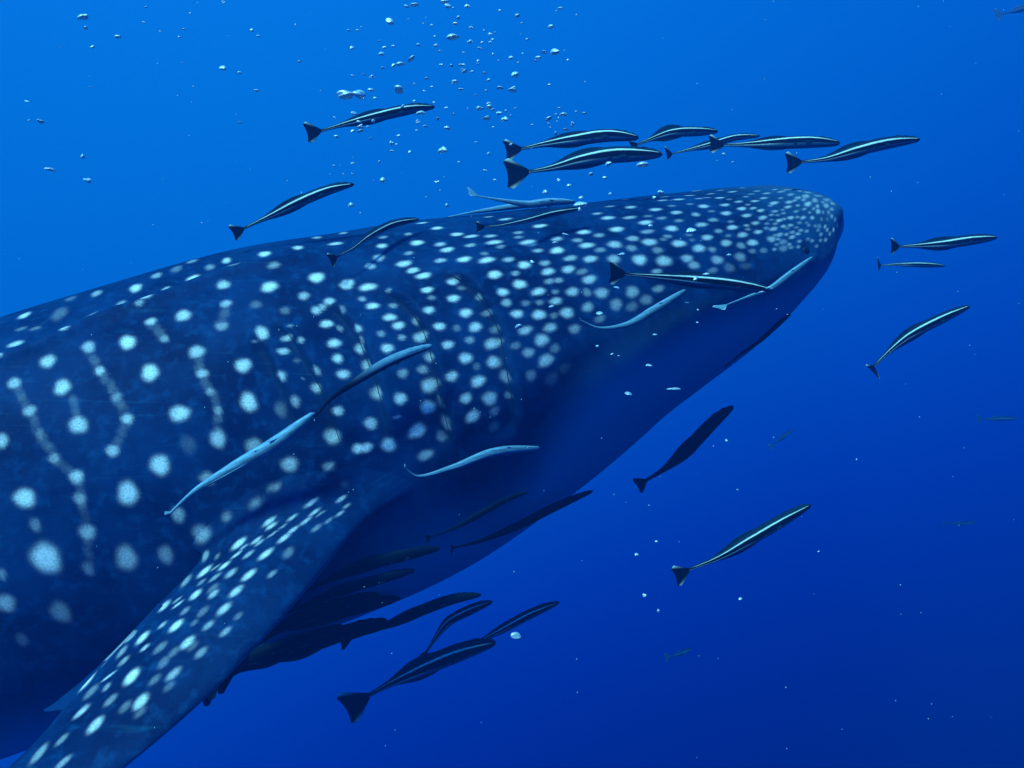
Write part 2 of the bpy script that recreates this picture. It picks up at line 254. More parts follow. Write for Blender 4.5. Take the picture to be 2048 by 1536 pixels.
    (2.256,.064,.0202,.0256,1.0), (2.301,-.148,.0208,.0296,.55), (2.225,-.19,.0153,.0229,.4), (2.141,-.16,.017,.0244,.5), (2.176,-.061,.0127,.0197,.5), (2.082,-.127,.0103,.0144,.35), (2.016,-.133,.0196,.0169,.8), (1.971,-.076,.0113,.0121,.5),
    (2.537,-.172,.0165,.0223,.6), (2.457,-.271,.0183,.0289,.35), (2.539,-.325,.0118,.0177,.2), (2.529,-.067,.0073,.0139,.4), (.281,.876,.015,.0082,.62), (.256,.795,.016,.0081,.43), (.217,.672,.0177,.0081,.51), (.324,.579,.0147,.0067,.55),
    (.338,.505,.0139,.0064,.47), (.252,.352,.0174,.0078,.59), (.211,.175,.0183,.0082,.41), (.391,.394,.0117,.0062,.46), (.207,.103,.0172,.0077,.53), (.43,.424,.0107,.0062,.54), (.201,.034,.0164,.0074,.38), (.309,.151,.0138,.0062,.67),
    (.207,-.076,.0148,.0067,.55), (.397,.229,.0116,.006,.57), (.358,.181,.0125,.0061,.4), (.313,.112,.0133,.0061,.67), (.268,.037,.0125,.0062,.65), (.502,.307,.0107,.0061,.43), (.465,.274,.0106,.006,.62), (.358,.136,.0124,.0061,.64),
    (.313,.067,.0129,.0062,.5), (.215,-.217,.0131,.0074,.52), (.504,.265,.0106,.006,.53), (.441,.172,.0107,.006,.68), (.416,.16,.0112,.006,.44), (.406,.13,.0114,.006,.63), (.371,.097,.012,.0061,.52), (.352,.061,.0122,.0062,.65),
    (.521,.22,.0106,.0059,.39), (.475,.187,.0107,.0059,.62), (.397,.076,.0115,.0061,.64), (.535,.193,.0105,.0059,.59), (.475,.151,.0107,.0059,.51), (.453,.13,.0106,.0059,.66), (.43,.091,.0109,.006,.48), (2.27,.693,.0103,.0157,.1),
    (2.27,.678,.0103,.0154,.08), (2.266,.663,.0103,.0151,.06), (2.266,.648,.0102,.0148,.09), (2.262,.633,.0102,.0146,.14), (2.26,.618,.0102,.0143,.16), (2.258,.603,.0102,.0141,.09), (2.258,.591,.0102,.0139,.06), (2.256,.576,.0101,.0137,.12),
    (2.252,.555,.0101,.0134,.09), (2.248,.537,.0101,.0132,.15), (2.248,.525,.0101,.013,.06), (2.246,.51,.0101,.0128,.14), (2.239,.493,.0101,.0126,.1), (2.239,.481,.0101,.0125,.14), (2.235,.466,.0101,.0124,.17), (2.233,.451,.01,.0122,.1),
    (2.229,.436,.01,.0121,.08), (2.231,.418,.01,.0119,.07), (2.229,.406,.01,.0119,.16), (2.227,.394,.01,.0118,.15), (2.227,.385,.01,.0117,.16), (2.227,.376,.01,.0116,.08), (2.221,.361,.01,.0115,.09), (2.223,.352,.01,.0115,.06),
    (2.221,.34,.01,.0114,.05), (2.221,.331,.01,.0114,.16), (2.221,.313,.01,.0113,.09), (2.227,.304,.0099,.0112,.15), (2.231,.292,.0099,.0111,.13), (2.235,.283,.0099,.0111,.11), (2.239,.271,.0099,.011,.11), (2.244,.259,.0099,.011,.06),
    (2.248,.25,.0098,.011,.14), (2.254,.241,.0098,.0109,.14), (2.258,.229,.0098,.0109,.09), (2.428,.618,.0098,.0139,.09), (2.426,.603,.0097,.0136,.15), (2.424,.588,.0097,.0134,.07), (2.42,.57,.0097,.0132,.1), (2.42,.558,.0097,.013,.17),
    (2.416,.54,.0097,.0128,.08), (2.414,.525,.0097,.0126,.11), (2.41,.51,.0097,.0125,.09), (2.41,.499,.0096,.0124,.13), (2.406,.478,.0096,.0122,.08), (2.406,.466,.0096,.012,.06), (2.404,.451,.0096,.0119,.06), (2.402,.439,.0096,.0118,.14),
    (2.402,.427,.0096,.0117,.11), (2.402,.415,.0096,.0116,.07), (2.402,.403,.0096,.0115,.07), (2.399,.391,.0096,.0114,.09), (2.399,.379,.0095,.0114,.08), (2.395,.358,.0095,.0112,.13), (2.393,.349,.0095,.0112,.11), (2.391,.337,.0095,.0111,.12),
    (2.389,.325,.0095,.0111,.12), (2.387,.313,.0095,.011,.16), (2.385,.301,.0095,.0109,.1), (2.381,.289,.0095,.0109,.09), (2.381,.277,.0095,.0109,.13), (2.377,.265,.0095,.0108,.06), (2.373,.25,.0095,.0108,.12), (2.373,.241,.0095,.0107,.14),
    (2.369,.232,.0095,.0107,.07), (2.365,.223,.0095,.0107,.06), (2.363,.211,.0095,.0107,.11), (2.358,.202,.0095,.0106,.12), (2.356,.193,.0095,.0106,.08), (2.352,.184,.0095,.0106,.09), (2.348,.175,.0096,.0106,.05), (2.051,.505,.0106,.0131,.16),
    (2.051,.493,.0106,.013,.12), (2.051,.481,.0106,.0129,.13), (2.051,.472,.0106,.0128,.13), (2.049,.46,.0106,.0126,.11), (2.051,.448,.0105,.0125,.16), (2.053,.439,.0105,.0124,.14), (2.051,.427,.0105,.0123,.15), (2.051,.418,.0105,.0123,.09),
    (2.051,.403,.0105,.0121,.07), (2.051,.394,.0105,.0121,.14), (2.049,.385,.0105,.012,.12), (2.049,.379,.0105,.012,.13), (2.047,.37,.0105,.0119,.16), (2.047,.364,.0105,.0119,.1), (2.045,.355,.0105,.0118,.13), (2.045,.346,.0105,.0117,.06),
    (2.043,.34,.0105,.0117,.06), (2.041,.325,.0104,.0116,.14), (2.041,.319,.0104,.0116,.17), (2.041,.31,.0104,.0115,.1), (2.041,.301,.0104,.0115,.11), (2.041,.292,.0104,.0115,.14), (2.038,.283,.0104,.0114,.07), (2.041,.277,.0104,.0114,.07),
    (2.041,.268,.0104,.0113,.11), (2.041,.262,.0104,.0113,.15), (2.038,.247,.0104,.0113,.07), (2.043,.235,.0104,.0112,.08), (2.045,.226,.0104,.0112,.17), (2.047,.217,.0104,.0112,.07), (2.047,.205,.0104,.0111,.05), (2.051,.196,.0103,.0111,.06),
    (2.051,.187,.0103,.0111,.17), (2.053,.175,.0103,.011,.16), (2.053,.166,.0103,.011,.14), (2.131,.729,.0108,.017,.13), (2.129,.717,.0107,.0167,.05), (2.129,.705,.0107,.0164,.09), (2.123,.69,.0107,.0161,.11), (2.123,.678,.0107,.0158,.13),
    (2.118,.666,.0107,.0156,.11), (2.116,.651,.0106,.0153,.15), (2.114,.639,.0106,.015,.11), (2.114,.63,.0106,.0149,.13), (1.961,.708,.0112,.0169,.1), (1.965,.696,.0112,.0166,.09), (1.969,.687,.0111,.0164,.06), (1.969,.672,.0111,.016,.16),
    (1.971,.66,.0111,.0158,.13), (1.977,.648,.011,.0155,.06), (1.979,.636,.011,.0153,.11), (1.981,.624,.011,.015,.06), (1.987,.618,.011,.0149,.17), (2.346,.16,.0096,.0106,.11), (2.348,.151,.0096,.0106,.08), (2.348,.145,.0095,.0106,.08),
    (2.348,.136,.0095,.0105,.07), (2.348,.127,.0095,.0105,.06), (2.348,.118,.0095,.0105,.09), (2.348,.109,.0095,.0105,.14), (2.35,.103,.0095,.0105,.07), (2.352,.094,.0095,.0105,.13), (2.352,.076,.0095,.0105,.11), (2.354,.067,.0095,.0105,.15),
    (2.352,.055,.0095,.0105,.09), (2.354,.043,.0095,.0105,.07), (2.354,.034,.0095,.0105,.06), (2.354,.022,.0095,.0105,.07), (2.358,.013,.0095,.0106,.07), (2.356,.004,.0095,.0106,.1), (2.356,-.007,.0095,.0106,.11), (2.361,-.022,.0095,.0106,.06),
    (2.363,-.034,.0095,.0106,.13), (2.365,-.046,.0095,.0106,.14), (2.365,-.061,.0095,.0107,.05), (2.369,-.073,.0095,.0107,.08), (2.369,-.088,.0095,.0108,.11), (2.369,-.103,.0096,.0108,.06), (2.373,-.118,.0096,.0109,.07), (2.373,-.133,.0096,.0109,.13),
    (2.317,.478,.0099,.0123,.16), (2.315,.463,.0098,.0122,.05), (2.319,.451,.0098,.0121,.13), (2.317,.436,.0098,.0119,.11), (2.317,.424,.0098,.0118,.12), (2.317,.409,.0098,.0117,.15), (2.317,.397,.0098,.0116,.06), (2.319,.385,.0098,.0115,.15),
    (2.317,.373,.0097,.0115,.07), (1.917,-.139,.0169,.0101,.9), (2.084,-.205,.0182,.0113,.8), (1.835,-.178,.0206,.0082,.6),
]
FIN_SPOTS = [
    (.258,.214,.0207,.0068,.8), (.288,.186,.0177,.0052,.7), (.312,.192,.0174,.0051,.7), (.3,.232,.0154,.0044,.7), (.306,.286,.019,.0081,.8), (.32,.266,.016,.0058,.8),
    (.335,.206,.0165,.0057,.7), (.356,.208,.0177,.0071,.8), (.362,.274,.0149,.005,.8), (.369,.258,.0134,.0042,.6), (.366,.32,.0214,.01,.9), (.366,.47,.0123,.0145,.5),
    (.396,.354,.0078,.0071,.35), (.398,.292,.0154,.0035,.8), (.399,.26,.0146,.0056,.6), (.395,.216,.0194,.0083,.9), (.383,.168,.0139,.0139,.3), (.436,.344,.02,.0083,.9),
    (.425,.294,.0158,.0055,.9), (.443,.26,.0156,.0081,.6), (.443,.214,.0189,.0088,.85), (.432,.164,.0122,.0068,.45), (.451,.394,.0156,.0104,.5), (.452,.292,.017,.0048,.5),
    (.488,.298,.016,.008,.9), (.486,.254,.0133,.008,.65), (.476,.21,.0179,.0093,.8), (.462,.316,.0119,.0047,.4), (.508,.38,.0181,.0081,.8), (.509,.326,.0166,.0027,.7),
    (.498,.344,.0134,.0027,.5), (.521,.288,.0131,.0066,.4), (.508,.2,.0182,.0098,.75), (.521,.24,.0124,.0085,.3), (.552,.274,.0181,.009,1.0), (.551,.312,.0117,.0046,.6),
    (.542,.238,.0097,.0058,.3), (.541,.2,.0147,.0077,.5), (.516,.154,.0116,.0071,.3), (.546,.152,.014,.0076,.5), (.577,.34,.0181,.0091,.9), (.571,.424,.0178,.0053,.6),
    (.597,.302,.0114,.0044,.7), (.607,.376,.0148,.0084,.5), (.595,.26,.0173,.0088,.35), (.578,.21,.0176,.0101,.85), (.589,.16,.0149,.0093,.45), (.618,.22,.0139,.0111,.3),
    (.627,.328,.0145,.0063,.5), (.619,.462,.0097,.0065,.25), (.657,.472,.0242,.0114,1.0), (.655,.326,.0186,.0019,.8), (.652,.258,.0177,.0128,1.0), (.631,.172,.0176,.0097,.55),
    (.687,.34,.0183,.0092,.35), (.677,.298,.0091,.0061,.5), (.695,.256,.0149,.0083,.4), (.685,.18,.0165,.013,.8), (.718,.308,.0119,.0071,.5), (.326,.152,.0144,.0072,.4),
    (.305,.132,.0124,.0051,.4), (.285,.114,.0126,.0044,.6), (.24,.142,.0152,.0061,.7), (.262,.11,.0113,.0045,.5), (.292,.17,.0147,.0022,.5), (.326,.238,.0144,.0022,.5),
    (.343,.246,.0161,.0021,.6), (.378,.29,.0123,.0028,.6), (.429,.316,.0138,.0021,.5), (.518,.242,.0149,.0089,.3), (.514,.2,.0149,.0089,.25), (.597,.216,.0143,.0086,.3),
    (.582,.19,.0143,.0086,.25), (.649,.202,.0138,.0083,.3), (.651,.156,.0128,.0082,.25), (.698,.206,.0135,.009,.3), (.698,.158,.0134,.0089,.25), (.475,.266,.0153,.0092,.3),
    (.735,.234,.0166,.011,.8), (.795,.32,.0151,.0108,.5), (.795,.212,.0148,.0063,.5), (.724,.308,.0181,.0063,.7), (.768,.286,.0131,.0066,.4),
]
GILLS = [[(1.413, 0.597), (1.384, 0.528), (1.372, 0.448), (1.366, 0.361), (1.364, 0.28), (1.366, 0.208), (1.388, 0.031), (1.401, -0.136), (1.415, -0.337)], [(1.573, 0.585), (1.546, 0.502), (1.536, 0.409), (1.534, 0.307), (1.542, 0.205), (1.552, 0.1), (1.561, 0.022), (1.567, -0.121), (1.575, -0.22)], [(1.721, 0.588), (1.706, 0.522), (1.692, 0.424), (1.688, 0.346), (1.688, 0.262), (1.686, 0.193), (1.692, 0.124), (1.696, 0.043), (1.702, -0.058)], [(1.858, 0.546), (1.839, 0.475), (1.831, 0.415), (1.823, 0.331), (1.813, 0.253), (1.811, 0.181), (1.809, 0.094), (1.809, 0.001)], [(1.909, 0.49), (1.901, 0.421), (1.897, 0.331), (1.889, 0.259), (1.885, 0.16), (1.883, 0.106)]]
RIDGE = [(2.457, 0.786), (2.395, 0.792), (2.309, 0.831), (2.217, 0.882), (2.145, 0.882), (2.077, 0.897), (2.008, 0.921), (1.936, 0.942), (1.778, 0.93), (1.604, 0.963), (1.435, 0.963)]
BELLY = [(0.221, 0.004), (0.385, 0.061), (0.453, 0.013), (0.658, 0.043), (0.828, 0.058), (1.005, 0.037), (1.173, 0.004), (1.321, -0.199), (1.413, -0.367), (1.503, -0.415), (1.659, -0.31), (1.766, -0.28), (1.969, -0.442), (2.205, -0.508), (2.422, -0.513), (2.609, -0.496)]
EYE_AT = (0.434, 0.082)
REMORAS = [
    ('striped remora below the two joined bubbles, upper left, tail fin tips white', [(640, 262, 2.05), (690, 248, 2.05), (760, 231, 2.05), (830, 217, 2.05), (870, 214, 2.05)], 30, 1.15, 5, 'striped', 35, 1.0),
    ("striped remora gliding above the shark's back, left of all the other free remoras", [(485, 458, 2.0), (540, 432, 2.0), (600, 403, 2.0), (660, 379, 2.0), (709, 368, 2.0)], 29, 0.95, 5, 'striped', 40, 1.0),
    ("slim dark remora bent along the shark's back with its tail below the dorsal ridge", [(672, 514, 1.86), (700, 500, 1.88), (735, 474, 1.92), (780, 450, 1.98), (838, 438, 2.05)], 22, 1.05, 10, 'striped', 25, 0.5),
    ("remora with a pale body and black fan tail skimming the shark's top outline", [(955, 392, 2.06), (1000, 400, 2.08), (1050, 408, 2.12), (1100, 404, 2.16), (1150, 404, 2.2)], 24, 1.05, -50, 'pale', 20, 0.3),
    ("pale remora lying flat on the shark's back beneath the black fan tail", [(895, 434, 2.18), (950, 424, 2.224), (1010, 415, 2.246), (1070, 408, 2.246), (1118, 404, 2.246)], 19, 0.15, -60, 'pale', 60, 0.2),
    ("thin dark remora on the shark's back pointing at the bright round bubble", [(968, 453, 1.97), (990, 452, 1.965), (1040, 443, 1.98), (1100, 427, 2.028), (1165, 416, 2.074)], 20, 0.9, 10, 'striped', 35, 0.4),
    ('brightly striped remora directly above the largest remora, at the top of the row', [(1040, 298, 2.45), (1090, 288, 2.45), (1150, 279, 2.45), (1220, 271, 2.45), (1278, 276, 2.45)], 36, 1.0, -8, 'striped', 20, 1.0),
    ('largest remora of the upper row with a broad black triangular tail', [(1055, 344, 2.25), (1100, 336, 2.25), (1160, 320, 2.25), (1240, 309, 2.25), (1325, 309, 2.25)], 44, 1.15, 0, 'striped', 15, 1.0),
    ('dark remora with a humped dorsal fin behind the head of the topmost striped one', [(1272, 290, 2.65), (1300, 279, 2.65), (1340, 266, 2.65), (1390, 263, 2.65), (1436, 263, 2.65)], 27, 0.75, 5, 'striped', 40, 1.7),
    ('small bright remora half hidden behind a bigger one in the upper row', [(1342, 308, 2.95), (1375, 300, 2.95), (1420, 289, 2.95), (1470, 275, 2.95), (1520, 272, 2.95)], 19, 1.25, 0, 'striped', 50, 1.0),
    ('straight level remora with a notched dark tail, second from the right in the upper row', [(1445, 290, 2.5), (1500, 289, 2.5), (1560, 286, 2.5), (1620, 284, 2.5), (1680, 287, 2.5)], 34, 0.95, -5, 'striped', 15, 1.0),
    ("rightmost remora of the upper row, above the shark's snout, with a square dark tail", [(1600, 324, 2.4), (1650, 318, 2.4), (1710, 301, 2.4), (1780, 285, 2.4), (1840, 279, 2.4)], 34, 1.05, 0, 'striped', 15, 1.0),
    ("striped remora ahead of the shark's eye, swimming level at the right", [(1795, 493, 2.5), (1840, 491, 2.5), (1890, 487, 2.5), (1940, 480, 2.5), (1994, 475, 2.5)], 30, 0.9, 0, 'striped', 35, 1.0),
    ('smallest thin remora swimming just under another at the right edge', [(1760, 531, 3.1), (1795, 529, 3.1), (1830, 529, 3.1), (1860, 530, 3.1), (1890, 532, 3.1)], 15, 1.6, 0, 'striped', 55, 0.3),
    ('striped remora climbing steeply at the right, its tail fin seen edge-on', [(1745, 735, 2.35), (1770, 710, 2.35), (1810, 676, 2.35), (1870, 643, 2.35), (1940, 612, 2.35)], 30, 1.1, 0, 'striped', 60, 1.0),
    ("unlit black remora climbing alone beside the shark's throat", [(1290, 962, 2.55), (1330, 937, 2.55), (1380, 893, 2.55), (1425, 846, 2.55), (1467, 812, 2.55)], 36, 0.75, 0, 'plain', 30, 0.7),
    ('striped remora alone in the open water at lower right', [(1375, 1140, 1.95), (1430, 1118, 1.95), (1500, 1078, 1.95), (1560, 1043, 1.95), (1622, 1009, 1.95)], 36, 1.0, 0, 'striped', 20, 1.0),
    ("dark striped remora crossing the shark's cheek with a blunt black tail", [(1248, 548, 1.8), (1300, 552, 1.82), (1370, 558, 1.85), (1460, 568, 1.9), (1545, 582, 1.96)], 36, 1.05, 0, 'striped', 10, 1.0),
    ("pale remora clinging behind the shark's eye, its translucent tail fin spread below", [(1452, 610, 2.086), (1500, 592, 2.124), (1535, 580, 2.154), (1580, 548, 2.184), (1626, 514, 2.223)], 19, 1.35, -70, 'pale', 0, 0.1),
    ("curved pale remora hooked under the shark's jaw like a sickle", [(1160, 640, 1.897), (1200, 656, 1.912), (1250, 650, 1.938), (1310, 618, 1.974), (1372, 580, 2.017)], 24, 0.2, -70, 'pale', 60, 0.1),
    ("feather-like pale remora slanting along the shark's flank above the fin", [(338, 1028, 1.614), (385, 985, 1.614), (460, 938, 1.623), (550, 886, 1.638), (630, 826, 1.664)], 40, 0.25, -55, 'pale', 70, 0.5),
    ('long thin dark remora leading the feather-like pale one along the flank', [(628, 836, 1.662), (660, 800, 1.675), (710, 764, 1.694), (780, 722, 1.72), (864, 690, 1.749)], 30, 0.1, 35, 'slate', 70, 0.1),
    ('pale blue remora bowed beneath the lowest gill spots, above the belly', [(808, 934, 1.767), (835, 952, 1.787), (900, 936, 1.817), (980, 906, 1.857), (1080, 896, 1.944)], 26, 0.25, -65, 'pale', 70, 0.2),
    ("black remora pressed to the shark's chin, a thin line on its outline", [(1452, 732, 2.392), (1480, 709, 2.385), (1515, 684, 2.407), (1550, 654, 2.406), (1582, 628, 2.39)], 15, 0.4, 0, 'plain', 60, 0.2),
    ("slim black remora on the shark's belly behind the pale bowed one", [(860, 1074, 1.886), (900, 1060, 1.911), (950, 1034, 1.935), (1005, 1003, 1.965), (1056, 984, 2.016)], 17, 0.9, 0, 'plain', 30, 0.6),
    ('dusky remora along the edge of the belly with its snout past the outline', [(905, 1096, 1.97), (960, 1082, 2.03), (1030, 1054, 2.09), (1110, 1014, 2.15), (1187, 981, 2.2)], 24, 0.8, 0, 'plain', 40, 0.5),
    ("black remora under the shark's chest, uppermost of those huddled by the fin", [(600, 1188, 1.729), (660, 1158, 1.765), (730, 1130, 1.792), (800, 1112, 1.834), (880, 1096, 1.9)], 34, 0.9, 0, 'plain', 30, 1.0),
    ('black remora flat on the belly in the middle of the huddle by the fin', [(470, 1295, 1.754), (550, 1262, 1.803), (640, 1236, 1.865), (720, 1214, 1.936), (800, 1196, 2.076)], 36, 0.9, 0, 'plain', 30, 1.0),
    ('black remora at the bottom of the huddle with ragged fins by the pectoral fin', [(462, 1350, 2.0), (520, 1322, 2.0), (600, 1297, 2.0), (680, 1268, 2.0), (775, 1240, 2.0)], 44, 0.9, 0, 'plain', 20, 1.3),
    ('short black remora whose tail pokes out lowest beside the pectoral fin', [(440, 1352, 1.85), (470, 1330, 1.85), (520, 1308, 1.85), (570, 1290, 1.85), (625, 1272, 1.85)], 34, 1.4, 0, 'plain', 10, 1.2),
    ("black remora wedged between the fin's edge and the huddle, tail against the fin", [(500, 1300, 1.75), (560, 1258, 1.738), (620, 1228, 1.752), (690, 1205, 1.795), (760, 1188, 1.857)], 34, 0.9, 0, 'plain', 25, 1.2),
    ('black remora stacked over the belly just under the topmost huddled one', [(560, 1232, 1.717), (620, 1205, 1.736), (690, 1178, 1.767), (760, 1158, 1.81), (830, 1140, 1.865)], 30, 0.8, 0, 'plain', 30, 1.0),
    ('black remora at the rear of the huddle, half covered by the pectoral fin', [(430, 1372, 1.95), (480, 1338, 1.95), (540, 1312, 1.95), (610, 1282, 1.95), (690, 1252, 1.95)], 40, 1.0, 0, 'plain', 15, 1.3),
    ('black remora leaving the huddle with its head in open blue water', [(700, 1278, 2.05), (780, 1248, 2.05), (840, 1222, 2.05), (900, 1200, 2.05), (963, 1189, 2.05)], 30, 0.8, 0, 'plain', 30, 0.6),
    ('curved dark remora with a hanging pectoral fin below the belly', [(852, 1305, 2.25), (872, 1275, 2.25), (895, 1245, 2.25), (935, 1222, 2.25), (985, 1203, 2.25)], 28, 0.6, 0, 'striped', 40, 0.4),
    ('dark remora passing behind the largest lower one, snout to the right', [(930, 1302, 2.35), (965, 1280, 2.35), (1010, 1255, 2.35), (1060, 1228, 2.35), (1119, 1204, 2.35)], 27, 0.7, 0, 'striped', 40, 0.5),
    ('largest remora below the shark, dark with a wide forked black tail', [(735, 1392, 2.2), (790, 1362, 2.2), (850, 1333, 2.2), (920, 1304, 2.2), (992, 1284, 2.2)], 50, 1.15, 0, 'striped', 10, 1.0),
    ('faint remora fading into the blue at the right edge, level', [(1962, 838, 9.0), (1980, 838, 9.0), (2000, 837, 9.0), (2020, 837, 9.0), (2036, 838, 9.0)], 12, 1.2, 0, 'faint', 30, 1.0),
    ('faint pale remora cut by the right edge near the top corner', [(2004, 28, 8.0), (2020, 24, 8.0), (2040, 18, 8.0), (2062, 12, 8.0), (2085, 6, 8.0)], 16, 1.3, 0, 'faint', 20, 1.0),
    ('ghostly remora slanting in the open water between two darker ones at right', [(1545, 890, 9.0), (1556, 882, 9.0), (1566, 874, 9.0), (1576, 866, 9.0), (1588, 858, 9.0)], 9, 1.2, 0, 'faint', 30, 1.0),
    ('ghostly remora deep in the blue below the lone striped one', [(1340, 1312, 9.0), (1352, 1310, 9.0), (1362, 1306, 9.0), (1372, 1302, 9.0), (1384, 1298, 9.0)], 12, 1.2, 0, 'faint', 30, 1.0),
    ('faint pale remora in the deep blue at the lower right margin', [(1892, 1046, 9.5), (1906, 1047, 9.5), (1920, 1047, 9.5), (1936, 1046, 9.5), (1952, 1044, 9.5)], 10, 1.2, 0, 'faint', 30, 1.0),
]
